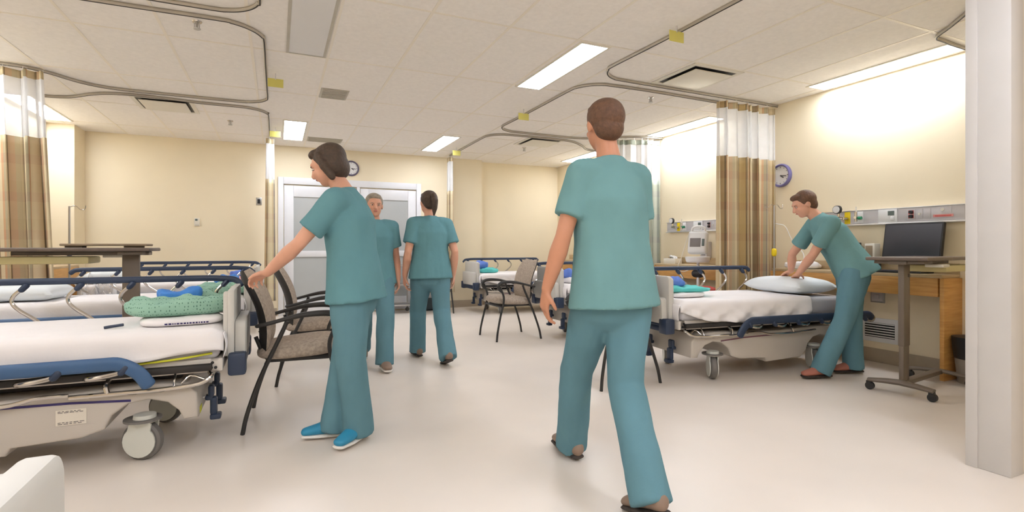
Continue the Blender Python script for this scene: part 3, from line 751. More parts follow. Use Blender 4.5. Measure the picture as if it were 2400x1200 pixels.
# ------------------------------------------------------------------ chairs
def make_chair(label):
    t = thing('guest_chair', label, 'chair', (0, 0, 0), 0, 'taupe upholstered guest chairs')
    # seat
    def seat(u, v):
        th = (u-.5)*PI; ph = 2*PI*v; sp = lambda q, e: math.copysign(abs(q)**e, q)
        c, s_ = math.cos(th), math.sin(th)
        x = sp(c, .42)*sp(math.cos(ph), .62)*.255; y = sp(c, .42)*sp(math.sin(ph), .62)*.25; z = sp(s_, .75)
        z = z*(.060 if z > 0 else .042)*(1.0+.35*(x/.25)*(.5 if z > 0 else 0))
        return V((x+.02, y, .455+z+.012*(x/.25)))
    m = MB().surf(seat, 18, 40); bmesh.ops.remove_doubles(m.bm, verts=m.bm.verts, dist=.001); m.build('seat', M_FABT, t, smooth=75)
    MB().box(-.17, .20, -.19, .19, .395, .425, .012).build('seat_pan', M_CHBLK, t)
    # back: reclined cushion and shell
    def spine(k): return V((-.205-.035*k-.09*k*k+.03*math.sin(k*PI)*1.0, 0, .47+.475*k))
    def hwid(k): return .232*(1-.30*max(0, (k-.62)/.38)**2.4)*(1-.12*max(0, (.15-k)/.15))
    def sheetf(off0, off1, bulge):
        mb = MB(); nu, nv = 22, 18; rows = []
        for side_, off in ((0, off0), (1, off1)):
            def f(u, v, off=off, side_=side_):
                k = u; p = spine(k); tn = (spine(min(1, k+.01))-spine(max(0, k-.01))).normalized(); nr = V((tn.z, 0, -tn.x))
                c = 2*v-1; e = (1-abs(c)**4)*(1-abs(2*k-1)**6)
                dish = -.035*(c*c)
                o_ = off*e**.5+dish*-1
                return p+V((0, c*hwid(k), 0))+nr*(o_)
            mb.surf(f, nu, nv)
        bmesh.ops.remove_doubles(mb.bm, verts=mb.bm.verts, dist=.001)
        return mb
    sheetf(.042, 0.0, 0).build('backrest', M_FABT, t, smooth=75)
    sheetf(-.002, -.028, 0).build('back_shell', M_CHBLK, t, smooth=75)
    for s in (-1, 1):
        y = s*.262
        MB().tube([(.29, y+s*.015, 0), (.275, y+s*.01, .12), (.235, y, .30), (.20, y, .43), (.195, y, .52), (.225, y, .60), (.24, y, .645)], .0125, 10, 5).build('leg', M_CHBLK, t)
        MB().tube([(-.29, y+s*.015, 0), (-.265, y+s*.01, .12), (-.205, y, .30), (-.14, y, .45), (-.08, y, .58), (-.05, y, .655)], .0125, 10, 5).build('leg', M_CHBLK, t)
        C = catmull([(.215, y, .575), (.25, y, .605), (.262, y, .645), (.235, y, .682), (.17, y, .695), (.05, y, .690), (-.06, y, .668), (-.15, y, .645), (-.215, y*.93, .63)], 5)
        n = len(C); r = [(.012+.008*math.sin(PI*min(1, i/n*1.3)), .016+.010*math.sin(PI*min(1, i/n*1.2))) for i in range(n)]
        MB().cap(C, r, V((0, 0, 1)), 12).build('armrest', M_CHBLK, t, smooth=60)
    for x, z in ((.215, .40), (-.165, .405)): MB().tube([(x, -.262, z), (x, 0, z), (x, .262, z)], .011, 8, 0).build('crossbar', M_CHBLK, t)
    for y in (-.13, .13): MB().tube([(-.165, y, .405), (-.20, y, .46), (-.235, y, .55)], .012, 8, 3).build('back_strut', M_CHBLK, t)
    return t
ch = make_chair('taupe chair held by the woman at front left')
ch.location = (.125, 3.70, 0); ch.rotation_euler = (0, 0, math.radians(-4))
dup(ch, (.30, 4.78, 0), math.radians(-3), 'dark backed chair just behind the front left chair')
dup(ch, (2.625, 5.88, 0), PI, 'lone taupe chair standing in the middle of the floor, fully visible')
dup(ch, (2.55, 3.64, 0), PI+.02, 'taupe chair behind the big standing man at the right bed')
dup(ch, (2.42, 8.64, 0), -PI/2, 'distant chair by the back wall beside the metal cart')

# ------------------------------------------------------------------ overbed tables
def make_table(label, htop, reach):
    """column foot at the origin; the top reaches along +x"""
    t = thing('overbed_table', label, 'table', (0, 0, 0), 0, 'brown overbed tables')
    b = MB()
    C = [(0, -.21, .075), (0, -.1, .088), (0, 0, .095), (0, .1, .088), (0, .21, .075)]
    b.loft(C, [(.016, .03), (.02, .034), (.022, .036), (.02, .034), (.016, .03)], V((0, 0, 1)), 12)
    b.loft([(x+.72, y, z) for x, y, z in C], [(.016, .028)]*5, V((0, 0, 1)), 12)
    b.box(0, .72, -.03, .03, .07, .105, .008)
    b.build('base', M_TBROWN, t)
    for x in (0, .72):
        for y in (-.2, .2):
            k = MB().cyl((x-.014, y, .03), (x+.014, y, .03), .03, .03, 18).cyl((x, y, .03), (x, y, .075), .012, .012, 10).box(x-.02, x+.02, y-.014, y+.022, .045, .07, .006)
            k.build('caster', M_BLACK, t)
    MB().box(.02, .12, -.017, .017, .09, .42, .008).build('lower_column', M_TBROWN, t)
    MB().box(.0165, .1235, -.021, .021, .36, htop-.05, .008).cyl((.09, -.03, htop-.14), (.09, -.02, htop-.14), .012, .012, 12).build('upper_column', M_TBROWN, t)
    MB().box(-.05, .74, -.06, .06, htop-.055, htop-.027, .004).box(-.03, .12, -.16, .16, htop-.05, htop-.027, .004).build('top_support', M_TBROWN, t)
    tp = MB().box(-.08, reach, -.20, .20, htop-.026, htop, .008, 2).build('tabletop', M_TTOP, t)
    tr = MB().box(.30, .80, -.185, .10, htop-.115, htop-.062, .012).build('pull_out_tray', M_TRAY, t)
    MB().box(.15, .27, -.215, -.10, htop-.075, htop-.052, .006).build('lever', M_OFFW, t)
    return t, tp
t1, tp1 = make_table('brown overbed table between the two nearest left beds', 1.10, .92)
t1.location = (-.92, 4.72, 0); t1.rotation_euler = (0, 0, PI)
u = MB().box(-.03, .49, -.20, .02, 1.113, 1.130, .006).box(.01, .12, -.12, -.02, 1.10, 1.114).box(.37, .47, -.12, -.02, 1.10, 1.114).build('raised_leaf', M_TAN, t1)
t2, tp2 = make_table('brown overbed table on casters beside the grey column', 1.03, .79)
t2.location = (4.236, 2.353, 0); t2.rotation_euler = (0, 0, math.radians(8.3))

# ------------------------------------------------------------------ desks, wall equipment
def desk(y0, y1, label, left=False):
    """shallow wall desk on wood end panels"""
    x0, x1 = (5.0, XR) if not left else (XL, -2.40)
    t = thing('wall_desk', label, 'desk', ((x0+x1)/2, (y0+y1)/2, 0), 0, 'shallow wooden wall desks')
    a, c = (x1-x0)/2, (y1-y0)/2; f = -1 if not left else 1
    MB().box(-a if not left else -a, a, -c, c, .845, .875, .004).build('desktop', M_DTOP, t)
    wx = sorted((f*a, f*(a-.03)))
    MB().box(wx[0]-.0*f, wx[1], -c+.03, c-.03, .69, .845, .002).build('apron', M_WOOD, t)
    for s in (-1, 1):
        MB().box(-a, a, s*c-.016, s*c+.016, 0, .845, .002).build('end_panel', M_WOOD, t)
    bx = sorted((-f*a, -f*(a-.015)))
    MB().box(bx[0], bx[1], -c, c, .875, .965, .003).build('backsplash', M_DTOP, t)
    return t
desk(2.46, 4.08, 'wooden wall desk holding the black monitor on the right')
desk(4.62, 6.05, 'wooden wall desk behind the white vital signs monitor')
desk(7.62, 8.9, 'farthest wooden wall desk on the right behind the standing man')
desk(7.2, 8.70, 'wooden wall desk at the far left corner behind the thin pole', True)

def headwall(y0, label, full):
    t = thing('outlet_panel', label, 'wall panel', (XR, y0, 1.40), 0, 'hospital wall outlet panels')
    L = 1.23
    MB().box(-.058, 0, 0, L, -.068, .066, .012, 3).build('panel_face', M_GREYP, t)
    MB().box(-.075, -.002, -.004, L+.004, -.082, -.066, .004).box(-.064, -.002, -.002, L+.002, .060, .068, .002).build('rim', M_ALU, t)
    def plate(nm, ya, yb, za, zb, m, d=.004): return MB().box(-.058-d, -.056, ya, yb, za, zb, .001).build(nm, m, t)
    sock = plate('white_plate', .522, .686, -.070, .058, M_WHITE, .010)
    MB().box(-.070, -.066, .545, .60, .0, .042).build('socket', M_SOCK, sock)
    MB().box(-.078, -.064, .545, .575, -.05, -.01, .004).build('plug', M_WHITE, sock)
    p = plate('outlet_plate', .375, .445, -.045, .045, M_GREYP, .003)
    for z in (.02, -.018):
        MB().cyl((-.058, .405, z), (-.085, .405, z), .017, .014, 14).build('plug', M_BLACK if full else M_BROWNB, p)
        MB().box(-.063, -.0605, .388, .43, z-.016, z+.016).build('red_socket', M_RED, p)
    p = plate('outlet_plate', .315, .37, -.045, .045, M_GREYP, .003)
    MB().cyl((-.058, .342, .0), (-.068, .342, 0), .010, .010, 12).build('jack', M_OFFW, p)
    plate('blank_plate', .255, .31, -.045, .045, M_GREYP, .003)
    p = plate('blank_plate', .10, .25, -.05, .055, M_GREYP, .002)
    MB().cyl((-.058, .165, .03), (-.066, .165, .03), .014, .014, 14).build('jack', M_OFFW, p)
    lb = MB().box(-.0635, -.061, .085, .235, -.035, -.012).build('red_label', M_PINKL, p)
    MB().box(-.0642, -.063, .10, .22, -.027, -.021).build('print', M_RED, lb)
    # gas outlets
    g = plate('gas_plate', .83, .91, -.06, .055, M_WHITE, .006)
    fl = MB().cyl((-.06, .868, -.005), (-.125, .868, -.005), .016, .014, 14).cyl((-.11, .868, -.045), (-.11, .868, .05), .013, .013, 12).build('flowmeter', M_CHROME, g)
    MB().cyl((-.11, .868, .05), (-.11, .868, .10), .008, .006, 10).build('flow_tube', M_OFFW, fl)
    MB().cyl((-.11, .845, -.012), (-.11, .815, -.012), .016, .016, 14).build('green_knob', M_GREEN, fl)
    g = plate('yellow_plate', .955, 1.01, -.062, .055, M_YELP, .006)
    vr = MB().cyl((-.06, .985, -.01), (-.13, .985, -.01), .017, .015, 14).cyl((-.12, .985, -.01), (-.12, 1.05, -.002), .018, .018, 14).cyl((-.12, 1.035, 0), (-.12, 1.035, .05), .010, .010, 10).build('suction_regulator', M_CHROME, g)
    gx = MB().cyl((-.155, 1.035, .082), (-.125, 1.035, .082), .040, .042, 28).build('gauge', M_BLACK, vr)
    MB().cyl((-.158, 1.035, .082), (-.150, 1.035, .082), .035, .035, 24).box(-.160, -.157, 1.033, 1.037, .06, .088).build('dial', M_WHITE, gx)
    return t
headwall(2.393, 'grey wall outlet panel with pressure gauge above the monitor', True)
headwall(4.80, 'grey wall outlet panel left of the near right curtain', True)
headwall(7.45, 'far wall outlet panel hidden behind the standing man', True)

# monitor, keyboard, boxes on the right desk
t = thing('computer_monitor', 'black computer monitor on the right desk', 'monitor', (5.13, 2.745, .875), 0)
R = Matrix.Rotation(math.radians(10), 3, 'Y')
MB().box(-.018, .018, -.235, .235, -.155, .155, .006, 2, R).build('housing', M_BLACK, t, (0, 0, .29))
MB().box(-.0195, -.0175, -.222, .222, -.140, .142, 0, 2, R).build('screen', M_SCREEN, t, (0, 0, .29))
MB().box(.02, .06, -.04, .04, .01, .26, .008).build('stand', M_BLACK, t)
MB().box(-.09, .11, -.11, .11, 0, .014, .005).build('foot', M_BLACK, t)
t = thing('keyboard', 'black keyboard on the desk under the overbed table top', 'keyboard', (5.055, 2.98, .875), 0)
MB().box(-.05, .05, -.22, .22, 0, .018, .005).build('tray', M_BLACK, t)
kb = MB()
for i in range(5):
    for j in range(15): kb.box(-.045+i*.018, -.030+i*.018, -.21+j*.028, -.187+j*.028, .018, .024)
kb.build('keys', mat('key_grey', (84, 80, 92), .5), t)
t = thing('speaker', 'small beige upright box left of the monitor', 'speaker', (5.15, 3.10, .875), 0)
MB().box(-.045, .045, -.045, .045, .07, .265, .006).build('housing', M_OFFW, t)
MB().box(-.048, -.043, -.028, .036, .095, .245, .002).build('front_grille', M_TAN, t)
MB().box(-.06, .05, -.055, .055, 0, .075, .008).build('stand', M_BLACK, t)
t = thing('power_box', 'small black box with dial behind the bent woman', 'box', (5.17, 3.30, .875), 0)
MB().box(-.06, .06, -.05, .05, 0, .275, .005).build('housing', M_BLACK, t)
MB().cyl((-.06, 0, .17), (-.066, 0, .17), .018, .018, 16).build('dial', M_GREYS, t)
tag(MB().tube([(5.10, 3.27, .90), (5.04, 3.2, .96), (5.02, 3.14, .93), (5.05, 3.08, .90), (5.10, 3.04, .90)], .006, 8, 6).build('cable', M_BLACK), 'black cable looping beside the small black box', 'cable')
tag(MB().tube([(5.02, 3.05, .885), (4.98, 3.07, .90), (4.96, 3.10, .80), (4.97, 3.14, .68), (5.0, 3.22, .50), (5.08, 3.30, .30), (5.25, 3.33, .25)], .006, 8, 8).build('cable', M_OFFW), 'thin white cable hanging from the right desk', 'cable')
slab('towel', 'crumpled white cloth on the desk beside the near right curtain', 'towel', (5.13, 3.80, .875), .3, .20, .34, .07, M_SHEET, 71, lumps=.7)
# wall grille, steel box, clock, bin
t = thing('wall_grille', 'white louvred air grille low on the right wall', 'vent', (XR, 3.09, .31))
MB().box(-.012, 0, -.19, .19, -.115, .115, .003).build('frame', M_WHITE, t)
MB().box(-.0135, -.010, -.125, .145, -.07, .07).build('opening', M_BLACK, t)
s = MB()
for i in range(6): s.box(-.022, -.011, -.125, .145, -.062+i*.024, -.052+i*.024, .001, 1)
s.build('louvres', M_WHITE, t)
t = thing('wall_box', 'small steel wall box under the right desk', 'wall box', (XR, 3.12, .63))
MB().box(-.012, 0, -.065, .065, -.058, .058, .003).build('rim', M_STEEL, t)
MB().box(-.014, -.010, -.05, .05, -.043, .043).box(-.03, -.01, -.02, .02, -.02, .02, .004).build('cover', M_GREYP, t)
def clock(loc, rz, label, m, r):
    t = thing('wall_clock', label, 'clock', loc, rz, 'round wall clocks')
    prof = [(0, r*.98), (-.012, r), (-.03, r*.97), (-.038, r*.90), (-.034, r*.80), (-.02, r*.78)]
    MB().loft([(0, p, 0) for p, q in prof], [q for p, q in prof], V((0, 0, 1)), 40).build('rim', m, t)
    fc = MB().cyl((0, -.015, 0), (0, -.022, 0), r*.80, r*.80, 40).build('face', M_WHITE, t)
    tk = MB()
    for i in range(12):
        a = i*PI/6; R_ = Matrix.Rotation(a, 3, 'Y'); L = .10 if i % 3 == 0 else .06
        q = R_ @ V((0, 0, r*.68)); tk.box(q.x-.004, q.x+.004, -.0235, -.0215, q.z-r*L/2, q.z+r*L/2, 0, 1, R_)
    tk.build('ticks', M_INK, fc)
    for a, L, wd in ((math.radians(98), .56, .0045), (math.radians(124), .38, .006)):
        R_ = Matrix.Rotation(a, 3, 'Y'); q = R_ @ V((0, 0, r*L/2)); MB().box(q.x-wd, q.x+wd, -.026, -.024, q.z-r*L/2, q.z+r*L/2, 0, 1, R_).build('hand', M_INK, fc)
clock((1.153, YB, 2.446), 0, 'round wall clock above the double door', M_CLOCK2, .132)
clock((XR, 4.17, 1.925), -PI/2, 'violet rimmed wall clock half hidden by the right curtain', M_CLOCK, .135)
t = thing('waste_bin', 'grey waste bin with black liner beside the desk at right', 'bin', (5.135, 2.28, 0))
MB().loft([(0, 0, 0), (0, 0, .30)], [(.10, .13), (.125, .16)], V((1, 0, 0)), 24).build('bin_body', mat('bin_grey', (150, 142, 132), .5), t)
MB().loft([(0, 0, .20), (0, 0, .30), (0, 0, .375), (0, 0, .38)], [(.122, .152), (.132, .165), (.135, .168), (.11, .14)], V((1, 0, 0)), 24).build('liner', M_BLACK, t)
# back wall small devices
t = thing('thermostat', 'white thermostat on the plain left back wall', 'thermostat', (-1.105, YB, 1.49))
MB().box(-.036, .036, -.024, 0, -.062, .062, .006).build('housing', M_OFFW, t)
MB().box(-.022, .010, -.026, -.023, .018, .048).build('display', M_SOCK, t)
MB().box(-.025, .028, -.027, -.022, -.05, -.042).build('button_row', M_GREYG, t)
t = thing('card_reader', 'small steel switch plate with black centre left of the door', 'switch', (-.258, YB, 1.836))
MB().box(-.04, .04, -.010, 0, -.06, .06, .003).build('plate', M_STEEL, t)
MB().box(-.02, .02, -.018, -.008, -.035, .035, .003).build('reader', M_BLACK, t)

# IV poles
def iv_pole(x, y, h, label, yellow=False, hookdir=(1, 0)):
    t = thing('iv_pole', label, 'iv pole', (x, y, 0), 0, 'thin steel infusion poles')
    MB().cyl((0, 0, .05), (0, 0, h), .011, .009, 12).build('pole', M_STEEL, t)
    b = MB()
    for i in range(5):
        a = i*2*PI/5+.3; b.tube([(0, 0, .09), (.10*math.cos(a), .10*math.sin(a), .08), (.2*math.cos(a), .2*math.sin(a), .045)], .010, 8, 3)
        b.ell((.2*math.cos(a), .2*math.sin(a), .022), (.022, .022, .022), None, 10)
    b.build('base', M_STEEL, t)
    hx, hy = hookdir
    k = MB()
    for s in ((1, -1) if yellow else (1,)):
        k.tube([(0, 0, h-.01), (s*hx*.05, s*hy*.05, h+.005), (s*hx*.09, s*hy*.09, h-.03), (s*hx*.125, s*hy*.125, h-.03), (s*hx*.135, s*hy*.135, h+.01)], .004, 8, 5)
    k.build('hook', M_CHROME, t)
    MB().cap([(0, 0, h*.66 if not yellow else 1.03), (0, 0, h*.66+.03 if not yellow else 1.07)], .02 if not yellow else .026, None, 14).build('clamp_knob', M_YELP if yellow else M_NAVY, t)
    return t
iv_pole(-1.955, 6.80, 1.53, 'thin infusion pole in front of the left corner pillar')
iv_pole(4.90, 3.97, 1.56, 'thin pole with yellow knob at the edge of the near right curtain', True)
tag(MB().tube([(4.91, 3.96, 1.36), (4.98, 3.90, 1.33), (5.04, 3.86, 1.18), (5.03, 3.72, 1.03), (4.98, 3.72, .90), (4.96, 3.76, .885)], .0035, 8, 8).build('infusion_tube', M_WHITE), 'thin white infusion tube hanging from the pole with yellow knob', 'tube')

# vital signs monitor on a stand
t = thing('vital_signs_monitor', 'white vital signs monitor on a wheeled stand left of the near right curtain', 'medical monitor', (4.75, 4.93, 0), math.radians(-60))
c = MB().tube([(0, 0, .06), (0, 0, .5), (0, 0, .95)], .018, 12, 0).build('pole', M_WHITE, t)
b = MB()
for i in range(5):
    a = i*2*PI/5; b.tube([(0, 0, .08), (.13*math.cos(a), .13*math.sin(a), .07), (.24*math.cos(a), .24*math.sin(a), .05)], .014, 8, 3); b.ell((.24*math.cos(a), .24*math.sin(a), .026), (.026, .026, .026), None, 10)
b.build('base', M_GREYP, t)
m = MB().loft([(0, -.02, .92), (0, -.02, .94)], [(.13, .12), (.14, .13)], V((1, 0, 0)), 28).loft([(0, -.02, .935), (0, -.02, .985), (0, -.02, .99), (0, -.02, .95)], [(.14, .13), (.15, .14), (.135, .125), (.125, .115)], V((1, 0, 0)), 28)
m.build('basket', M_WHITE, t)
R = Matrix.Rotation(math.radians(-12), 3, 'X')
hd = MB().box(-.115, .115, -.05, .06, 1.02, 1.30, .03, 3, R).build('housing', M_WHITE, t)
MB().box(-.085, .045, -.056, -.045, 1.11, 1.22, .004, 2, R).build('screen', M_GREYS, hd)
MB().box(.06, .09, -.055, -.045, 1.12, 1.21, .003, 2, R).build('key_strip', M_SOCK, hd)
MB().tube([(-.08, .02, 1.28), (-.07, .02, 1.345), (0, .02, 1.365), (.07, .02, 1.345), (.08, .02, 1.28)], .014, 10, 5).build('handle', M_WHITE, hd)
MB().tube([(-.10, -.03, 1.28), (-.15, -.06, 1.1), (-.19, -.08, .95), (-.22, -.08, .86), (-.18, -.03, .80), (-.05, 0, .85)], .005, 8, 8).build('lead', M_OFFW, t)
MB().cap([(-.03, .0, .78), (.03, 0, .78)], .05, None, 14).build('cuff_bundle', M_BLACK, t)
t = thing('tissue_box', 'small tissue box on the desk left of the vital signs monitor', 'tissue box', (5.10, 5.78, .875))
MB().box(-.06, .06, -.12, .12, 0, .075, .004).build('box', M_OFFW, t)
m = MB().surf(lambda u, v: V(((u-.5)*.07+.02*math.sin(v*9), (v-.5)*.10, .07+.05*math.sin(PI*v)*(.6+.4*math.sin(u*7)))), 8, 14); m.build('tissue', M_WHITE, t, solid=.002)
t = thing('glove_dispenser', 'small grey dispenser on the wall behind the vital signs monitor', 'dispenser', (XR, 5.28, 1.06))
MB().box(-.09, 0, -.06, .06, -.12, .12, .008).build('housing', M_GREYP, t)
MB().box(-.093, -.088, -.035, .035, -.06, .05, .003).build('window', M_GREYS, t)
t = thing('soft_bin', 'brown bin with red lid behind the rail of the right bed', 'bin', (4.42, 4.53, 0))
MB().loft([(0, 0, 0), (0, 0, .60)], [.13, .17], None, 24).build('bin_body', M_BROWNB, t)
MB().loft([(0, 0, .60), (0, 0, .635), (0, 0, .66)], [.178, .175, .10], None, 24).build('lid', M_RED, t)

# cart and crate by the back wall
t = thing('utility_cart', 'silver wire cart by the back wall between two people', 'cart', (1.85, 8.85, 0))
f = MB()
for sx in (-.22, .22):
    for sy in (-.17, .17): f.cyl((sx, sy, .08), (sx, sy, .86), .011, .011, 10)
f.tube([(-.22, -.17, .86), (-.22, .17, .86)], .011, 8, 0).tube([(.22, -.17, .86), (.22, .17, .86)], .011, 8, 0)
f.build('frame', M_STEEL, t)
for z in (.14, .48, .80): MB().box(-.23, .23, -.18, .18, z-.012, z+.012, .005).build('shelf', M_STEEL, t)
for sx in (-.22, .22):
    for sy in (-.17, .17):
        MB().cyl((sx, sy-.012, .035), (sx, sy+.012, .035), .035, .035, 16).cyl((sx, sy, .03), (sx, sy, .09), .008, .008, 8).build('caster', M_TYRE, t)
t = thing('storage_crate', 'dark crate with papers under the distant chair', 'crate', (2.42, 9.04, 0))
MB().box(-.24, .24, -.13, .13, 0, .02, .004).box(-.24, -.225, -.13, .13, 0, .22, .004).box(.225, .24, -.13, .13, 0, .22, .004).box(-.24, .24, -.13, -.115, 0, .22, .004).box(-.24, .24, .115, .13, 0, .22, .004).build('crate_body', mat('crate_slate', (58, 70, 76), .5), t)
MB().box(-.21, -.02, -.10, .10, .02, .26, .01).build('red_folders', M_PINK, t)
MB().box(.03, .20, -.10, .10, .03, .28, .02, 2, Matrix.Rotation(.12, 3, 'Y')).build('white_bag', M_WHITE, t)

# ------------------------------------------------------------------ people
def hand_mesh(mb, wr, d, pn, side, curl=(25, 35, 25), spread=1.0, thumb=25):
    """wr wrist, d pointing to the fingers, pn palm normal (fingers curl towards it), side = +1/-1 thumb side along d x pn"""
    d = d.normalized(); pn = (pn-d*pn.dot(d)).normalized(); ax = d.cross(pn)*side     # ax points to the thumb
    mb.cap([wr, wr+d*.03, wr+d*.065, wr+d*.088], [(.026, .019), (.036, .017), (.041, .015), (.040, .012)], ax, 14)
    for i, (o, L) in enumerate(((.030, .95), (.0105, 1.05), (-.0095, .98), (-.029, .78))):
        p = wr+d*(.086-.004*abs(i-1))+ax*o; ang = 0; pts = [p-d*.02, p]
        dd = (d+ax*(o*.9*spread)).normalized()
        for j, l in enumerate((.044, .027, .021)):
            ang += math.radians(curl[j]*(1+.08*i))
            dj = dd*math.cos(ang)+pn*math.sin(ang); p = p+dj*l*L; pts.append(p)
        mb.cap(pts, [.0088, .0086, .0080, .0074, .0066], None, 10)
    a = math.radians(thumb)
    p = wr+d*.028+ax*.026; t1 = (d*.62+ax*.70+pn*.35).normalized(); t2 = (d*.85+ax*.30+pn*.45).normalized()
    mb.cap([wr+d*.015+ax*.012, p, p+t1*.036, p+t1*.036+t2*.030], [.013, .0125, .0105, .0082], None, 10)
def person(label, J, skin, shirt, trou, hair_m, shoe_m, sole_m, hair='short', k=1.0, man=False, hem=.10):
    for key in list(J):
        if isinstance(J[key], tuple): J[key] = V(J[key])
    base = V(((J['anL'].x+J['anR'].x)/2, (J['anL'].y+J['anR'].y)/2, 0))
    sx = (J['shR']-J['shL']).normalized()                 # to the person's right
    pel, chest, neck = J['pel'], J['chest'], J['neck']
    hc, hf, hu = J['head'], J['hf'].normalized(), V((0, 0, 1))
    if 'hu' in J: hu = J['hu']
    hu = (hu-hf*hu.dot(hf)).normalized(); hr = hf.cross(hu)
    RH = Matrix((hr, hf, hu)).transposed()               # local x right, y forward, z up
    hip = (J['hipR']-J['hipL']).normalized()
    g = 1.1 if man else 1.0
    def hp(x, y, z): return hc+RH @ V((x, y, z))
    bd = MB()
    # torso
    mid = pel.lerp(chest, .5)
    bd.cap([pel-(chest-pel).normalized()*.04, pel, mid, chest, chest.lerp(neck, .55), neck], [(.14*g, .10*g), (.155*g, .11*g), (.125*g, .092*g), (.145*g, .105*g), (.13*g, .08*g), (.06*g, .055*g)], sx, 22)
    bd.cap([neck-(hc-neck).normalized()*.02, neck.lerp(hc, .45), hp(0, -.015, -.05)], [.058*g, .050*g, .052*g], sx, 16)
    # head
    bd.ell(hp(0, -.012, .022), (.074, .092, .088), RH, 26)
    bd.ell(hp(0, .022, -.035), (.060, .066, .072), RH, 24)
    bd.ell(hp(0, .050, -.078), (.032, .030, .026), RH, 16)          # chin
    bd.ell(hp(0, .072, .028), (.050, .016, .020), RH, 16)           # brow
    bd.cap([hp(0, .080, .018), hp(0, .094, -.008), hp(0, .101, -.024)], [.009, .012, .0145], None, 10)   # nose
    bd.ell(hp(-.030, .070, -.022), (.020, .018, .020), RH, 12); bd.ell(hp(.030, .070, -.022), (.020, .018, .020), RH, 12)   # cheeks
    bd.ell(hp(0, .083, -.050), (.022, .010, .011), RH, 12)
    for s in (-1, 1): bd.ell(hp(s*.074, -.008, -.006), (.010, .020, .031), RH, 12)
    # arms and hands
    for S, sd in (('L', -1), ('R', 1)):
        sh, el, wr = J['sh'+S], J['el'+S], J['wr'+S]
        bd.cap([sh, sh.lerp(el, .35), el, el.lerp(wr, .3), el.lerp(wr, .7), wr], [.052*g, .046*g, .036*g, .041*g, .033*g, .025*g], None, 14)
        hand_mesh(bd, wr, J['hd'+S], J['pn'+S], J.get('th'+S, sd), J.get('curl'+S, (22, 30, 22)))
        hpj, kn, an = J['hip'+S], J['kn'+S], J['an'+S]
        bd.cap([hpj, hpj.lerp(kn, .4), kn, kn.lerp(an, .3), an.lerp(kn, .2), an], [.085*g, .074*g, .055*g, .056*g, .042*g, .036*g], None, 16)
        toe = J['toe'+S].normalized()
        bd.cap([an+V((0, 0, -.01)), an+toe*.05+V((0, 0, -.035)), an+toe*.14+V((0, 0, -.045))], [.034, (.03, .026), (.034, .016)], V((0, 0, 1)).cross(toe), 12)
    body = remeshed(bd, 'person', skin, None, .006, 4, base)
    body.location = base; tag(body, label, 'person')
    # shirt
    st = MB(); dn = (pel-chest).normalized()
    st.loft([pel+dn*hem, pel+dn*.02, mid, chest, chest.lerp(neck, .45), chest.lerp(neck, .80), neck.lerp(hc, .06)], [(.222*g, .168*g), (.210*g, .156*g), (.178*g, .134*g), (.182*g, .138*g), (.165*g, .112*g), (.115*g, .085*g), (.072*g, .066*g)], sx, 26)
    for S in 'LR':
        sh, el = J['sh'+S], J['el'+S]; inn = sh.lerp(chest.lerp(neck, .55), .45)
        st.cap([inn, sh], [.080*g, .069*g], None, 16)
        st.loft([sh.lerp(inn, .3), sh, sh.lerp(el, .35), sh.lerp(el, .70)], [.075*g, .070*g, .068*g, .071*g], None, 18)
    shirt_o = remeshed(st, 'scrub_top', shirt, body, .009, 5, base, .006)
    # trousers
    tr = MB()
    tr.cap([pel+V((0, 0, -.09)), pel+V((0, 0, .03))], [(.172*g, .128*g), (.165*g, .122*g)], hip, 22)
    for S in 'LR':
        hpj, kn, an = J['hip'+S], J['kn'+S], J['an'+S]
        lo = an+(an-kn).normalized()*.045
        tr.loft([hpj+V((0, 0, .02)), hpj.lerp(kn, .3), hpj.lerp(kn, .7), kn, kn.lerp(an, .4), lo], [.112*g, .106*g, .088*g, .082*g, .080*g, .084*g], None, 18)
    remeshed(tr, 'scrub_trousers', trou, body, .009, 5, base, .007)
    # shoes
    for S in 'LR':
        an, toe = J['an'+S], J['toe'+S].normalized()
        upv = J.get('up'+S, V((0, 0, 1))); sd = upv.cross(toe).normalized(); upv = toe.cross(sd)
        q = lambda a, z: an+toe*a+upv*(z-.08)
        sh_ = MB().cap([q(-.065, .052), q(-.03, .062), q(.03, .060), q(.10, .046), q(.165, .036)], [(.034, .040), (.038, .046), (.040, .042), (.046, .030), (.038, .022)], sd, 16)
        so = remeshed(sh_, 'shoe', shoe_m, body, .006, 3, base)
        sl = MB().cap([q(-.072, .012), q(0, .012), q(.09, .012), q(.175, .014)], [(.036, .013), (.036, .013), (.048, .013), (.040, .012)], sd, 16)
        remeshed(sl, 'sole', sole_m, so, .006, 2, base)
    # hair
    h = MB()
    h.ell(hp(0, -.028, .034), (.084, .096, .088), RH, 26)
    h.ell(hp(0, .030, .084), (.060, .048, .028), RH, 18)
    if hair == 'short':
        h.ell(hp(0, -.052, -.02), (.070, .058, .066), RH, 20)
    elif hair == 'bob':
        h.ell(hp(0, -.050, -.02), (.083, .066, .085), RH, 20)
        for s in (-1, 1): h.cap([hp(s*.074, .0, .05), hp(s*.082, -.005, -.02), hp(s*.076, -.02, -.09)], [.024, .024, .018], None, 12)
    elif hair == 'pony':
        h.ell(hp(0, -.055, -.01), (.070, .056, .064), RH, 20)
        h.cap([hp(0, -.10, .05), hp(0, -.145, .055), hp(0, -.165, .0), hp(0, -.155, -.08), hp(0, -.135, -.14)], [.022, .028, .034, .028, .010], None, 14)
    elif hair == 'long':
        h.ell(hp(0, -.055, -.02), (.084, .066, .085), RH, 20)
        h.cap([hp(0, -.06, .02), hp(0, -.085, -.07), hp(0, -.085, -.15), hp(0, -.07, -.20)], [(.085, .05), (.088, .045), (.075, .035), (.045, .02)], hr, 16)
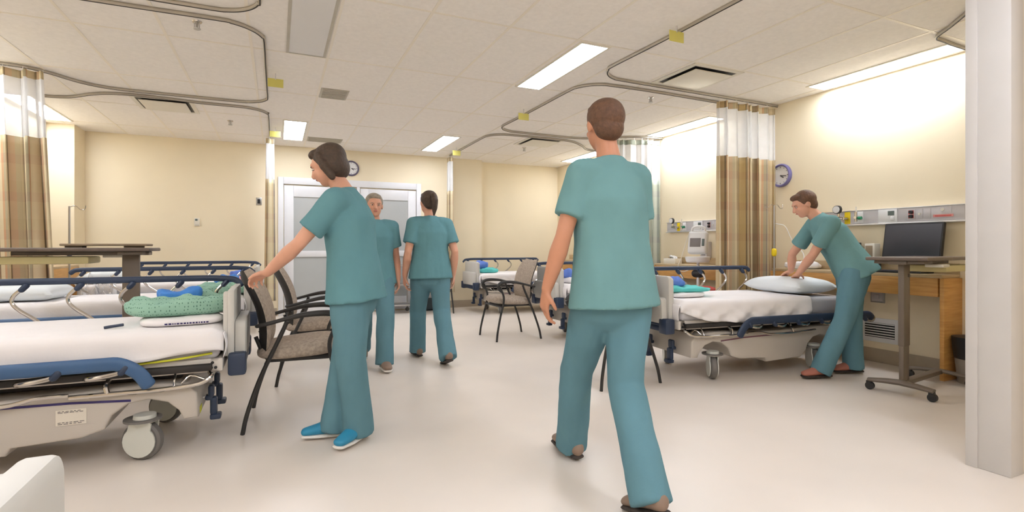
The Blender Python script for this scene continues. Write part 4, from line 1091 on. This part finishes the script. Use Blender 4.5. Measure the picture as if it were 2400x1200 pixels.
    remeshed(h, 'hair', hair_m, body, .006, 3, base, .004)
    for s in (-1, 1):
        ey = MB().ell(hp(s*.030, .0765, .006), (.0115, .008, .0058), RH, 12).build('eye', mat('eye_white', (214, 200, 190), .3), body, off=base)
        MB().ell(hp(s*.030, .0822, .006), (.0052, .003, .0052), RH, 10).build('iris', M_EYE, ey, off=base)
        MB().cap([hp(s*.018, .0855, .021), hp(s*.031, .0835, .0245), hp(s*.044, .0755, .021)], [.0022, .003, .0018], None, 8).build('eyebrow', hair_m, body, off=base)
    MB().ell(hp(0, .0905, -.050), (.019, .005, .006), RH, 12).build('lips', M_LIP, body, off=base)
    return body
P_ = lambda *a: V(a)
# --- 1: front left woman, facing left, hand on the chair back
person('person in teal scrubs at front left resting a hand on a chair back', dict(
    pel=(.405, 3.055, .90), chest=(.375, 3.07, 1.25), neck=(.345, 3.09, 1.42), head=(.265, 3.125, 1.565), hf=V((-.80, .42, -.42)),
    shL=(.285, 2.925, 1.355), shR=(.43, 3.235, 1.355), elL=(.105, 2.965, 1.12), wrL=(-.045, 3.135, .965), elR=(.49, 3.28, 1.09), wrR=(.45, 3.32, .86),
    hdL=V((-.50, .75, -.22)), pnL=V((-.1, -.15, -1)), thL=1, curlL=(24, 50, 40), hdR=V((-.1, .1, -1)), pnR=V((-.6, -.5, .1)),
    hipL=(.365, 2.975, .86), hipR=(.43, 3.135, .86), knL=(.375, 2.985, .47), knR=(.365, 3.15, .47), anL=(.425, 3.07, .09), anR=(.31, 3.18, .09),
    toeL=V((-.62, -.62, 0)), toeR=V((-.9, .15, 0))), M_SKIN, M_TEAL, M_TEALP, M_HAIRD, M_SHOE_B, M_SOLE, 'bob')
# --- 2: middle person walking towards the camera
person('person in blue-green scrubs walking towards the camera, second from the left', dict(
    pel=(.835, 5.03, .86), chest=(.835, 5.02, 1.20), neck=(.835, 5.02, 1.36), head=(.835, 4.995, 1.495), hf=V((-.02, -1, -.06)),
    shL=(1.005, 5.03, 1.30), shR=(.665, 5.02, 1.30), elL=(1.055, 5.09, 1.03), wrL=(1.06, 5.0, .80), elR=(.615, 5.00, 1.03), wrR=(.61, 4.90, .81),
    hdL=V((0, -.15, -1)), pnL=V((-1, 0, -.1)), thL=1, hdR=V((0, -.15, -1)), pnR=V((1, 0, -.1)), thR=-1,
    hipL=(.915, 5.02, .83), hipR=(.755, 5.04, .83), knL=(.915, 4.86, .46), knR=(.765, 5.14, .46), anL=(.885, 4.76, .09), anR=(.785, 5.40, .12),
    toeL=V((.02, -1, 0)), toeR=V((-.05, -1, -.25))), M_SKIN, M_TEAL, M_TEALP, M_HAIRG, M_SHOE_T, M_SOLE, 'short')
# --- 3: person walking away
person('person in teal scrubs with dark ponytail walking away, left of the lone chair', dict(
    pel=(1.370, 4.97, .90), chest=(1.370, 4.98, 1.24), neck=(1.370, 4.99, 1.40), head=(1.360, 5.02, 1.54), hf=V((-.12, 1, -.10)),
    shL=(1.205, 4.97, 1.33), shR=(1.535, 4.98, 1.33), elL=(1.140, 4.93, 1.06), wrL=(1.130, 5.02, .83), elR=(1.595, 4.90, 1.06), wrR=(1.605, 4.98, .83),
    hdL=V((0, .2, -1)), pnL=V((1, 0, -.1)), thL=1, hdR=V((0, .2, -1)), pnR=V((-1, 0, -.1)), thR=-1,
    hipL=(1.290, 4.98, .86), hipR=(1.450, 4.96, .86), knL=(1.295, 5.16, .48), knR=(1.460, 4.90, .48), anL=(1.300, 5.20, .09), anR=(1.440, 4.64, .12),
    toeL=V((-.05, 1, 0)), toeR=V((.05, 1, -.3))), M_SKIN, M_TEAL, M_TEALP, M_HAIRD, M_SHOE_T, M_SOLED, 'pony')
# --- 4: woman bending over the right bed
person('person in pale teal scrubs bending over the right bed to smooth a pillow', dict(
    pel=(4.52, 2.88, .93), chest=(4.42, 3.02, 1.22), neck=(4.36, 3.10, 1.37), head=(4.28, 3.165, 1.485), hf=V((-.72, .45, -.42)), hu=V((-.3, .2, .9)),
    shL=(4.27, 2.90, 1.31), shR=(4.47, 3.20, 1.31), elL=(4.26, 3.06, 1.04), wrL=(4.36, 3.28, .86), elR=(4.44, 3.40, 1.04), wrR=(4.50, 3.46, .875),
    hdL=V((.5, .62, -.30)), pnL=V((.1, 0, -1)), thL=-1, curlL=(8, 14, 10), hdR=V((.35, .7, -.22)), pnR=V((.1, .1, -1)), thR=1, curlR=(8, 14, 10),
    hipL=(4.45, 2.81, .89), hipR=(4.59, 2.95, .89), knL=(4.34, 2.84, .49), knR=(4.58, 2.93, .48), anL=(4.19, 2.93, .09), anR=(4.60, 2.93, .09),
    toeL=V((-.95, .25, 0)), toeR=V((-.9, .35, 0))), M_SKIN, M_TEAL2, M_TEALP, M_HAIRB, M_SHOE_R, M_SOLED, 'short')
# --- 5: big figure walking away on the right of centre
person('tall person in teal scrubs nearest the camera, walking away right of centre', dict(
    pel=(1.393, 1.965, .93), chest=(1.388, 1.985, 1.31), neck=(1.388, 1.995, 1.50), head=(1.383, 2.035, 1.665), hf=V((.1, 1, -.08)),
    shL=(1.238, 1.995, 1.43), shR=(1.538, 1.985, 1.43), elL=(1.148, 1.995, 1.15), wrL=(1.103, 2.065, .915), elR=(1.593, 2.025, 1.15), wrR=(1.573, 2.225, .97),
    hdL=V((-.05, .2, -1)), pnL=V((1, 0, -.1)), thL=1, curlL=(18, 26, 18), hdR=V((-.1, .5, -.8)), pnR=V((-1, 0, -.1)), thR=-1,
    hipL=(1.318, 1.975, .89), hipR=(1.468, 1.955, .89), knL=(1.34, 2.20, .50), knR=(1.41, 1.90, .49), anL=(1.42, 2.38, .09), anR=(1.345, 1.66, .13),
    toeL=V((.05, 1, 0)), toeR=V((.05, 1, -.35))), M_SKIN2, M_TEAL2, M_TEALP, M_HAIRB, M_SHOE_T, M_SOLED, 'short', man=False)
